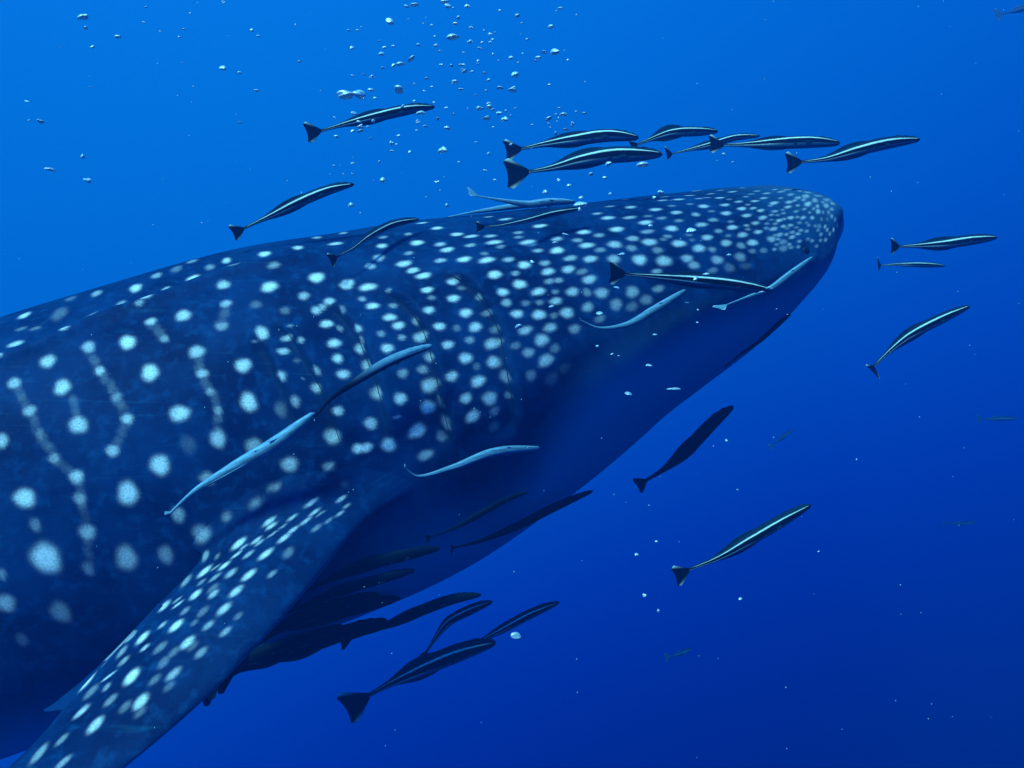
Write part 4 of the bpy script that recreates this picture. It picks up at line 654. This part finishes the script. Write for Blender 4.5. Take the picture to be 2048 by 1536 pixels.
def build_shark():
    s = np.concatenate([.0008 + np.linspace(0, 1, 60)**2*.30, np.arange(.306, 2.75, .0055), np.arange(2.76, BODY_LEN, .03), [BODY_LEN]])
    d = math.radians
    th = np.concatenate([np.linspace(d(-112), d(118), 400, endpoint=False), np.linspace(d(118), d(248), 90, endpoint=False)])
    S, TH = np.meshgrid(s, th, indexing='ij')
    P = body_point(S, TH)
    ker = np.exp(-.5*(np.arange(-9, 10)/4.0)**2); ker /= ker.sum()          # soften the section's corners
    P = sum(k*np.roll(P, j, axis=1) for k, j in zip(ker, range(-9, 10)))
    def normals(P):
        nn = np.cross(np.gradient(P, axis=0), np.roll(P, -1, 1) - np.roll(P, 1, 1))
        nn /= np.linalg.norm(nn, axis=-1, keepdims=True) + 1e-12
        C = P.mean(1, keepdims=True); return nn*np.sign((nn*(P - C)).sum(-1))[..., None]
    nrm = normals(P)
    A = (TH + math.pi) % (2*math.pi) - math.pi
    A = np.where(np.abs(A) > math.pi/2, np.sign(A)*math.pi - A, A)            # both flanks alike
    disp = np.zeros_like(S); slit = np.zeros_like(S)
    for g in GILLS:                                                          # gill slits: flap edge, then a groove
        g = sorted(g, key=lambda q: q[1]); ta = [q[1] for q in g]
        line = hermite(ta, [q[0] for q in g], A)
        dd = S - line
        fade = smooth01((A - ta[0])/.09 + .3)*smooth01((ta[-1] - A)/.07 + .3)
        disp += fade*(-np.tanh(dd/.009))*.014*np.exp(-np.abs(dd)/.05)
        slit = np.maximum(slit, fade*np.exp(-((dd - .012)/.014)**2)*.32)
    # dorso-lateral ridges
    rs = [q[0] for q in RIDGE][::-1]; rt = [q[1] for q in RIDGE][::-1]
    ang = hermite(rs + [4.5, 7], rt + [.62, .4], np.maximum(S, rs[0]))
    w = np.linalg.norm(P - body_point(S, np.where(np.abs(TH) < math.pi/2, ang, math.pi - ang)), axis=-1)
    disp += .016*np.exp(-(w/.022)**2)*smooth01((S - 1.4)/.5)
    w2 = np.linalg.norm(P - body_point(S, np.where(np.abs(TH) < math.pi/2, ang - .42, math.pi - ang + .42)), axis=-1)
    disp += .010*np.exp(-(w2/.02)**2)*smooth01((S - 2.7)/.5)
    # eye socket
    Cm, _, _, Rm = (q[0] for q in body_frame(np.array([1.85])))
    eye_p = body_point(np.array([EYE_AT[0]]), np.array([EYE_AT[1]]))[0]
    de = np.linalg.norm(P - eye_p, axis=-1)
    disp += .004*np.exp(-((de - .034)/.014)**2) - .004*np.exp(-(de/.016)**2)
    # gentle folds of the skin
    disp += .0035*np.sin(S*9 + 2.2*np.sin(A*3))*np.cos(A*5 + S*2)
    P = P + nrm*disp[..., None]
    # pigment
    spot = np.zeros_like(S)
    TS = np.gradient(P, axis=0); TS /= np.linalg.norm(TS, axis=-1, keepdims=True) + 1e-9
    def stamp(ii, jj, ra, rb, i):
        rows = np.abs(s - s[ii]) < 2.2*max(ra, rb) + .03
        dl = P[rows] - P[ii, jj]; e1 = TS[ii, jj]; e2 = np.cross(nrm[ii, jj], e1)
        d1 = dl @ e1; d2 = dl @ e2; d3 = dl @ nrm[ii, jj]
        q = np.sqrt((d1/ra)**2 + (d2/rb)**2 + (d3/max(ra, rb))**2)*(1.26 - .28*smooth01((s[ii] - .3)/.7))
        a0 = np.arctan2(d2/rb, d1/ra); k0 = 7.0*s[ii] + 3.0*jj; q = q*(1 + .05*np.sin(2*a0 + k0) + .045*np.sin(3*a0 + 2.3*k0) + .03*np.sin(5*a0 - k0))
        v = i**1.15*np.exp(-(q/.78)**4.2*.7)*(.78 + .22*smooth01((s[ii] - .7)/.7)); spot[rows] = np.maximum(spot[rows], np.where(q < 2, v, 0))  # spots dimmed towards the head: haze and weaker light put into pigment
    tail_spots = []
    for k, ss in enumerate(np.arange(2.72, 6.4, .13)):
        n = 9 if k % 2 else 5
        for j in range(n):
            tail_spots.append((ss + rng.normal()*.02, -.45 + 1.9*(j + .5*(k % 4 > 1))/n + rng.normal()*.04,
                               (.028 if k % 2 == 0 else .016)*(1 - (ss - 2.7)*.14), (.028 if k % 2 == 0 else .016)*(1 - (ss - 2.7)*.14), .9 if k % 2 == 0 else .5))
    for (a, b, ra, rb, i) in list(SPOTS) + tail_spots:
        for ang_ in (b, math.pi - b):
            ii = np.abs(s - a).argmin(); jj = np.abs((th - ang_ + math.pi) % (2*math.pi) - math.pi).argmin()
            stamp(ii, jj, ra, rb, i)
    bs = [q[0] for q in BELLY]; bt = [q[1] for q in BELLY]
    o = np.argsort(bs); edge = hermite(np.array(bs)[o].tolist() + [7], np.array(bt)[o].tolist() + [-.5], np.maximum(S, bs[0]))
    belly = smooth01((edge - A)/.55 - .05)
    belly = np.where(np.sin(TH) < 0, belly, belly*(np.abs(A) < 1))
    belly = np.maximum(belly, .30*np.exp(-(S/.34)**2)*smooth01((A + .1)/.3))    # paler hide on the snout
    verts = [P.reshape(-1, 3)]; faces = [ring_faces(len(s), len(th))]
    nose = len(verts[0]); caps = P[0].mean(0)[None]
    att = {'spot': [spot.ravel()], 'belly': [belly.ravel()], 'slit': [slit.ravel()]}
    base = len(verts[0])
    # ---- fins
    def add_fin(G, sp=None, bl=None):
        nonlocal base
        nv, nr, _ = G.shape
        # close the outer end with a pole point row
        G = np.concatenate([G, np.repeat(G[-1:].mean(1, keepdims=True), nr, axis=1)], 0)
        verts.append(G.reshape(-1, 3)); faces.append(ring_faces(nv + 1, nr, base))
        z = np.zeros((nv + 1, nr))
        for key, v in (('spot', sp), ('belly', bl), ('slit', None)):
            a = z.copy()
            if v is not None: a[:nv] = v; a[nv] = v[-1]
            att[key].append(a.ravel())
        base += (nv + 1)*nr
    G0 = pectoral(300, 220)
    rows = (s > 1.2) & (s < 2.6); cols = th < d(75)
    Bp = P[rows][:, cols][::4, ::4].reshape(-1, 3); Bn = nrm[rows][:, cols][::4, ::4].reshape(-1, 3)
    def to_body(X):
        """signed height above the flank and the foot point on it"""
        k = np.array([((Bp - x)**2).sum(1).argmin() for x in X]); h = ((X - Bp[k])*Bn[k]).sum(1)
        return h, X - Bn[k]*h[:, None]
    sub = np.arange(0, 130, 3); H = np.stack([to_body(G0[v])[0] for v in sub])  # (v, ring)
    vm = np.array([np.interp(0, H[:, j], sub) if H[0, j] < 0 else 0 for j in range(220)])
    ker = np.hanning(41); ker /= ker.sum(); vm = np.convolve(np.concatenate([vm, vm, vm]), ker, 'same')[220:440]
    def along(v):
        v = np.clip(v, 0, 298.999); i = v.astype(int); f = (v - i)[:, None]; j = np.arange(220)
        return G0[i, j]*(1 - f) + G0[i + 1, j]*f
    M = to_body(along(vm))[1]; Fp = along(vm + 42)
    outw = M - M.mean(0); outw /= np.linalg.norm(outw, axis=1, keepdims=True)
    face_up = np.where(np.arange(220) < 110, 1.0, .7)[:, None]
    face_up = face_up*(1 - .8*np.exp(-((np.arange(220) - 110)/16.0)**2))[:, None]
    Bq = to_body(M + outw*.15*face_up)[1]; nearest = np.array([((Bp - x)**2).sum(1).argmin() for x in Bq]); Bq = Bq - Bn[nearest]*.004
    k = np.linspace(0, 1, 70)[:, None, None]
    fillet = (1 - k)**2*Bq[None] + 2*k*(1 - k)*M[None] + k**2*Fp[None]
    fin_rows = np.stack([along(vm + 42 + (299 - vm - 42)*q) for q in np.linspace(0, 1, 260)[1:]])
    G = np.concatenate([fillet, fin_rows]); nv, nr = G.shape[:2]; fs = np.zeros((nv, nr))
    e1 = np.array([.80, 0, .60]); e2 = np.array([.60, 0, -.80]); top = np.zeros(nr, bool); top[:nr//2 + 1] = True
    for (v, r, rx, ry, i) in FIN_SPOTS:
        c = G0[int(round(v*299)), int(round(r*220)) % 220]; dl = G - c
        q = np.sqrt(((dl @ e1)/(rx*.76))**2 + ((dl @ e2)/(ry*.64 + .0008))**2)
        fs = np.maximum(fs, i**1.4*np.exp(-(q/.80)**4.2*.7)*top[None])
    for (a, b, ra, rb, i) in SPOTS:                                            # flank spots running onto the fin base
        ii = np.abs(s - a).argmin(); jj = np.abs(th - b).argmin(); c = P[ii, jj]
        if np.linalg.norm(M - c, axis=1).min() < .2:
            q = np.linalg.norm(fillet - c, axis=-1)/((ra + rb)/2); fs[:70] = np.maximum(fs[:70], i**1.15*np.exp(-(q/.76)**3.2*.7))
    under = np.repeat(((~top)*.8)[None], nv, 0)*smooth01((np.arange(nv)/70.0 - .5)/.6)[:, None]
    bb = np.array([belly.reshape(-1)[((P.reshape(-1, 3) - x)**2).sum(1).argmin()] for x in Bq[::4]])
    bb = np.interp(np.arange(220), np.arange(0, 220, 4), bb)
    under = under + bb[None]*(1 - smooth01((np.arange(nv)/70.0 - .3)/.7))[:, None]
    add_fin(G, fs, under)
    GL = pectoral_lobe(); add_fin(GL, np.repeat((np.abs(np.linspace(0, 1, 50) - .35) < .12)[:, None]*.35, 36, 1))
    add_fin(GL - 2*((GL - Cm) @ Rm)[..., None]*Rm)
    add_fin(G - 2*((G - Cm) @ Rm)[..., None]*Rm, fs, under)                    # left pectoral fin
    def body_fin(s0, s1, ang_, tip_s, height, thick, sweep):
        """median fin standing on the back or belly between s0 and s1"""
        lead, trail = [], []
        for k in (0, .2, .45, .7, .9, 1):
            a = s0 + (tip_s - s0)*k; b = s1 + (tip_s + sweep - s1)*k**.8
            for lst, q in ((lead, a), (trail, b)):
                C, T, U, R = body_frame(np.array([min(q, BODY_LEN)]))
                up = U[0]*math.sin(ang_) + R[0]*math.cos(ang_)
                sp_ = body_point(np.array([min(q, BODY_LEN)]), np.array([ang_]))[0]
                lst.append(sp_ + up*(height*k**.9 - .05*(1 - k)) + T[0]*max(0, q - BODY_LEN))
        return fin_grid(lead, trail, thick, 0, (0, -1, .2), 40, 36, flare=.8)
    for args in ((3.0, 3.62, math.pi/2, 3.62, .50, .03, .12), (4.6, 4.9, math.pi/2, 4.95, .2, .014, .08),
                 (4.75, 5.0, -math.pi/2, 5.05, .18, .014, .08), (4.0, 4.3, -.9, 4.35, .24, .016, .1), (4.0, 4.3, math.pi + .9, 4.35, .24, .016, .1)):
        Gf = body_fin(*args); q = np.sin(np.arange(40)[:, None]*.9)*np.sin(np.arange(36)[None]*.8) > .75
        add_fin(Gf, q*.6)
    # tail fin: tall upper lobe, shorter lower lobe
    C, T, U, R = (a[0] for a in body_frame(np.array([BODY_LEN])))
    for hgt, ext, chord in ((1.05, .75, .42), (-.6, .35, .34)):
        ks = np.array([0, .15, .4, .7, .9, 1]); lead = [C - T*.25 + U*hgt*k + T*(ext*k + .0) for k in ks]
        trail = [C + T*(.12 - .05*k) + U*hgt*k*.96 + T*(ext*k + chord*(1 - k)**.8*.4*(k > 0)) + T*.02 for k in ks]
        add_fin(fin_grid(lead, trail, .03, 0, (0, -1, 0), 40, 36), np.zeros((40, 36)))
    V = np.concatenate(verts); Fq = np.concatenate(faces)
    me = mesh_from('whale_shark', V, Fq, SHARK, floats={k: np.concatenate(v) for k, v in att.items()})
    o = link(bpy.data.objects.new('whale_shark', me))
    tag(o, 'huge dark blue whale shark covered in pale spots, filling the left and centre', 'shark')
    # eye, a dark ball set in its socket
    n = 14; pv = []
    for i in range(n + 1):
        for j in range(2*n):
            a = math.pi*i/n; b = math.pi*j/n; pv.append((math.sin(a)*math.cos(b)*.015, math.sin(a)*math.sin(b)*.010, math.cos(a)*.015))
    ii = np.abs(s - EYE_AT[0]).argmin(); jj = np.abs(th - EYE_AT[1]).argmin()
    eo = link(bpy.data.objects.new('eye', mesh_from('eye', pv, ring_faces(n + 1, 2*n), EYE)))
    eo.location = P[ii, jj] - nrm[ii, jj]*.004
    eo.rotation_euler = Vector(nrm[ii, jj]).to_track_quat('Y', 'Z').to_euler(); eo.parent = o
    eo['label'] = 'small dark eye low on the side of the head'
    for g in GILLS:                                                          # the slits: thin dark openings along each flap
        g = sorted(g, key=lambda q: q[1]); ta = np.linspace(g[0][1], g[-1][1], 70)
        sg = hermite([q[1] for q in g], [q[0] for q in g], ta) + .004
        for side in (0, 1):
            an = ta if side == 0 else math.pi - ta
            ii = np.array([np.abs(s - q).argmin() for q in sg]); jj = np.array([np.abs((th - q + math.pi) % (2*math.pi) - math.pi).argmin() for q in an])
            c = P[ii, jj] ; ker2 = np.ones(9)/9
            c = np.stack([np.convolve(np.pad(c[:, k], 4, mode='edge'), ker2, 'valid') for k in range(3)], 1)
            nn = nrm[ii, jj]; tt = np.gradient(c, axis=0); tt /= np.linalg.norm(tt, axis=1, keepdims=True); ac = np.cross(nn, tt)
            wd = .0012*np.sin(np.linspace(.12, math.pi - .12, 70))**.6
            ring = np.stack([c + ac*wd[:, None], c + nn*.0022, c - ac*wd[:, None], c - nn*.006], 1)
            go = link(bpy.data.objects.new('gill_slit', mesh_from('gill_slit', ring.reshape(-1, 3), ring_faces(70, 4), SLIT))); go.parent = o
    return o

build_shark()

# ---------------------------------------------------------------- remoras
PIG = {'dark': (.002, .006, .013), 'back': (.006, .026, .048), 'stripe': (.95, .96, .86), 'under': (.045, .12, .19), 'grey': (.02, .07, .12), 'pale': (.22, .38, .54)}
def remora_mesh(pts, h_px, fan, roll, tone, yaw, dors):
    P3 = np.array([at(*p) for p in pts]); k = np.concatenate([[0], np.cumsum(np.linalg.norm(np.diff(P3, axis=0), axis=1))])
    Lb = k[-1]; k /= k[-1]
    h = .76*h_px/1593.0*P3[2:4, 1].mean()/2                                       # half body height
    nS, nR = 56, 80
    t = np.concatenate([np.linspace(0, .9, 44), .9 + .1*np.sqrt(np.linspace(.05, 1, 12))])
    C = hermite(k, P3, t); T = np.gradient(C, axis=0); T /= np.linalg.norm(T, axis=1, keepdims=True)
    up = np.array([0, 0, 1.0]); U = up - T*(T @ up)[:, None]; U /= np.linalg.norm(U, axis=1, keepdims=True)
    R = np.cross(T, U); R *= -np.sign(R[:, 1:2])                               # towards the camera
    r = math.radians(roll + rng.normal()*4); U, R = U*math.cos(r) + R*math.sin(r), R*math.cos(r) - U*math.sin(r)
    hh = h*hermite([0, .08, .25, .45, .62, .78, .88, .95, .985, 1], [.22, .27, .52, .84, .97, .88, .68, .46, .28, .05], t)
    ww = h*hermite([0, .08, .25, .45, .62, .78, .88, .95, .985, 1], [.12, .17, .38, .66, .84, .82, .70, .54, .38, .06], t)
    ph = np.linspace(0, 2*math.pi, nR, endpoint=False)
    V = C[:, None] + R[:, None]*(ww[:, None]*np.cos(ph))[..., None] + U[:, None]*(hh[:, None]*np.sin(ph))[..., None]
    # sucker disc: a flat raised oval on top of the head
    disc = np.exp(-(((t - .88)/.085)**4))[:, None]*smooth01((np.sin(ph) - .55)/.3)[None]
    V += U[:, None]*(disc*h*.14*(1 + .35*np.sign(np.sin(t*Lb/ max(h, 1e-4)*5.0))[:, None]))[..., None]
    a = np.degrees(np.arcsin(np.sin(ph)))[None] + np.zeros((nS, 1))
    a = a + rng.normal(size=(nS, 1))*.5
    tt = t[:, None] + 0*a
    sc_, sk_ = rng.uniform(21, 31), rng.uniform(.5, .8)                      # each fish its own stripe
    def band(c, w, soft=4): return smooth01((w - np.abs(a - c))/soft + .5)[..., None]
    P = {q: np.array(v) for q, v in PIG.items()}
    faint = tone == 'faint'; tone = 'pale' if faint else tone
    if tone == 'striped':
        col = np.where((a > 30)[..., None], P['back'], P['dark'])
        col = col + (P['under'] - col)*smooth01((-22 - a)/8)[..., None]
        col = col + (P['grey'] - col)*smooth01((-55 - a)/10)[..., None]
        sw = 9*sk_*np.clip(hermite([0, .12, .5, .85, 1], [.5, .8, 1.25, .8, .3], tt), 0, 2)
        m = smooth01((sw - np.abs(a - sc_))/6 + .5)*smooth01((tt - .02)/.05)*smooth01((.985 - tt)/.03)
        col = col + (P['stripe'] - col)*m[..., None]
        low = band(-27, 5)[..., 0]*smooth01((.55 - tt)/.2)
        col = col + (P['stripe']*.75 - col)*(low*.8)[..., None]
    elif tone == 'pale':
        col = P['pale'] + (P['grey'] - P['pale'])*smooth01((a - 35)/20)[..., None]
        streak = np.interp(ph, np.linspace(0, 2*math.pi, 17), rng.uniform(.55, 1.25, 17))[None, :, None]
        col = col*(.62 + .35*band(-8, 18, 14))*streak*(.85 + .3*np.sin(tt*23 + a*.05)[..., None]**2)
    elif tone == 'slate':
        col = P['dark'] + (P['pale']*.7 - P['dark'])*(smooth01((a - 8)/25)*smooth01((tt - .3)/.4))[..., None]
    else:  # plain tone: no stripes, the shade under the shark put into the pigment
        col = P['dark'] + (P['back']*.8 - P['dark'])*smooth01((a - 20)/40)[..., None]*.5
    if faint: P = {q: v*.45 for q, v in P.items()}; col = col*.45  # distant fish: fading in the water haze put into their pigment
    verts = [V.reshape(-1, 3)]; faces = [ring_faces(nS, nR)]; cols = [col.reshape(-1, 3)]; base = nS*nR
    def sheet(A, B, nrm, th, cA, cB, n=10, pw=1):
        """thin closed wedge between two edges A (root) and B (rim), each (m,3)"""
        nonlocal base
        m = len(A); q = np.linspace(0, 1, n)
        S_ = A[:, None] + (B - A)[:, None]*q[None, :, None]
        off = nrm[:, None]*(th*(1 - .85*q))[None, :, None]
        G = np.concatenate([S_ + off, (S_ - off)[:, ::-1]], 1)                # closed ring per row
        cc = cA[:, None] + (cB - cA)[:, None]*np.concatenate([q, q[::-1]])[None, :, None]**pw
        f = ring_faces(m, 2*n, base)
        verts.append(G.reshape(-1, 3)); cols.append(cc.reshape(-1, 3)); faces.append(f); base += m*2*n
    # tail fin
    ya = math.radians(yaw); bk = -T[0]*math.cos(ya) + R[0]*math.sin(ya); nrm0 = np.cross(bk, U[0]); nrm0 /= np.linalg.norm(nrm0)
    m = 25; q = np.linspace(-1, 1, m); fh = h*1.62*fan; fl = h*2.6*fan
    A = C[0] + T[0]*h*.25 + U[0]*(hh[0]*.9*q)[:, None]
    reach = fl*(.84 + .16*np.abs(q)**1.8 - .30*(np.clip(np.abs(q) - .72, 0, 1)/.28)**2)
    B = C[0] + U[0]*(fh*np.sign(q)*np.abs(q)**.85)[:, None] + bk*reach[:, None]
    tipw = smooth01((np.abs(q) - .84)/.12)[:, None]
    dk = P['dark'] if tone != 'pale' else P['pale']*.7
    tipc = P['stripe']*.8 if tone != 'plain' else P['back']
    sheet(A, B, np.repeat(nrm0[None], m, 0), h*.09, np.repeat(dk[None], m, 0), dk + (tipc - dk)*tipw, 14, 3)
    # dorsal and anal fins
    fin_c = P['back'] if tone != 'pale' else P['pale']*.8
    for sgn, t0, t1, hf in ((1, .12, .62, .52*dors), (-1, .14, .60, .45*dors)):
        u = np.linspace(t0, t1, 22); Cq = hermite(t, C, u); Uq = hermite(t, U, u); Rq = hermite(t, R, u); hq = hermite(t, hh, u)
        e = (u - t0)/(t1 - t0); prof = np.sin(math.pi*np.clip(e, 0, 1)**1.7)**.9
        Tq = hermite(t, T, u)
        A = Cq + Uq*(sgn*hq*.85)[:, None]; B = A + Uq*(sgn*h*hf*prof)[:, None] - Tq*(h*.55*prof*dors)[:, None]
        sheet(A, B, Rq, h*.05, np.repeat(fin_c[None]*.8, 22, 0), np.repeat(fin_c[None], 22, 0), 6)
    # pectoral and pelvic fins
    for tb, ln, wd, dn in ((.76, 1.5, .42, .16), (.62, .8, .22, .35)):
        i = np.abs(t - tb).argmin()
        for sd in (1, -1):
            root = C[i] + R[i]*sd*ww[i]*.8 - U[i]*hh[i]*(.30 if dn < .5 else .8)
            out = (-T[i]*1.0 + R[i]*sd*.28 - U[i]*dn); out /= np.linalg.norm(out)
            across = np.cross(out, R[i]*sd); across /= np.linalg.norm(across)
            q = np.linspace(0, 1, 12)[:, None]; shape = (np.sin(math.pi*np.clip(q*.86 + .12, 0, 1))**.8)
            A = root + out*h*ln*q - across*h*wd*.5*shape; B = root + out*h*ln*q + across*h*wd*.5*shape
            sheet(A, B, np.repeat((np.cross(out, across))[None], 12, 0), h*.04, np.repeat(fin_c[None], 12, 0), np.repeat(fin_c[None]*1.2, 12, 0), 6)
    return np.concatenate(verts), np.concatenate(faces), np.concatenate(cols), P3[2]

def build_remoras():
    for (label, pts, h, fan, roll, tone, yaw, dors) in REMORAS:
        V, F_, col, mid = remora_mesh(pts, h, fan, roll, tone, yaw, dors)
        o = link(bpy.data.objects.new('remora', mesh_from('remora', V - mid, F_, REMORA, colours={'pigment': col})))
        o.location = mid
        tag(o, label, 'fish', 'remoras swimming around the shark')

build_remoras()

# ---------------------------------------------------------------- bubbles
def bubble_meshes():
    out = []
    for v in range(7):
        n = 12; vs = []
        ph = rng.uniform(0, 6.28, 6); am = rng.uniform(.06, .24, 6)*(1.2 if v > 2 else .6)
        for i in range(n + 1):
            for j in range(2*n):
                a = math.pi*i/n; b = math.pi*j/n
                x, y, z = math.sin(a)*math.cos(b), math.sin(a)*math.sin(b), math.cos(a)
                r = 1 + am[0]*math.sin(2*x + ph[0]) + am[1]*math.sin(3*x + 2*y + ph[1]) + am[2]*math.sin(4*y + ph[2]) + am[3]*math.sin(3*z - 2*x + ph[3])
                z2 = z*(.62 if z < 0 else 1.0) - .25*(x*x + y*y)*(v % 3)/2
                vs.append((x*r*.5, y*r*.5, z2*r*.5))
        out.append(mesh_from('bubble', vs, ring_faces(n + 1, 2*n), BUBBLE))
    return out

def build_bubbles():
    kinds = bubble_meshes()
    for n, (u, v, w, h, label) in enumerate(BUBBLES):
        Y = 1.28 + .5*((n*0.618034) % 1); s = Y/1593.0
        o = link(bpy.data.objects.new('bubble', kinds[n % 7]))
        o.location = at(u, v, Y); o.scale = (w*s, max(w*.8, h)*s, h*1.1*s)
        o.rotation_euler = (0, rng.normal()*.25, rng.uniform(0, 6.28))
        tag(o, label, 'bubble', 'air bubbles rising through the water')

build_bubbles()

def build_motes():
    oct_v = np.array([(1,0,0),(-1,0,0),(0,1,0),(0,-1,0),(0,0,1),(0,0,-1)], float)
    oct_f = np.array([(0,2,4),(2,1,4),(1,3,4),(3,0,4),(2,0,5),(1,2,5),(3,1,5),(0,3,5)])
    pos = [at(u, v, 1.2 + .6*rng.random()) for u, v, w in MOTES]; size = [max(w, 3)*.00036 for u, v, w in MOTES]
    for _ in range(220):
        Y = rng.uniform(.9, 2.1); pos.append(at(rng.uniform(-300, 2350), rng.uniform(-200, 1750), Y)); size.append(rng.uniform(.0004, .0009)*Y)
    V, F_ = [], []
    for p, r in zip(pos, size):
        a = rng.uniform(0, 6.28); c, s_ = math.cos(a), math.sin(a)
        q = oct_v*np.array([r*1.5, r, r*.7]); q = np.stack([q[:, 0]*c - q[:, 2]*s_, q[:, 1], q[:, 0]*s_ + q[:, 2]*c], 1)
        F_.append(oct_f + 6*len(V)); V.append(q + p)
    o = link(bpy.data.objects.new('plankton_motes', mesh_from('plankton_motes', np.concatenate(V), np.concatenate(F_), MOTE)))
    tag(o, 'tiny pale plankton motes drifting through the water', 'plankton', kind='stuff')

build_motes()
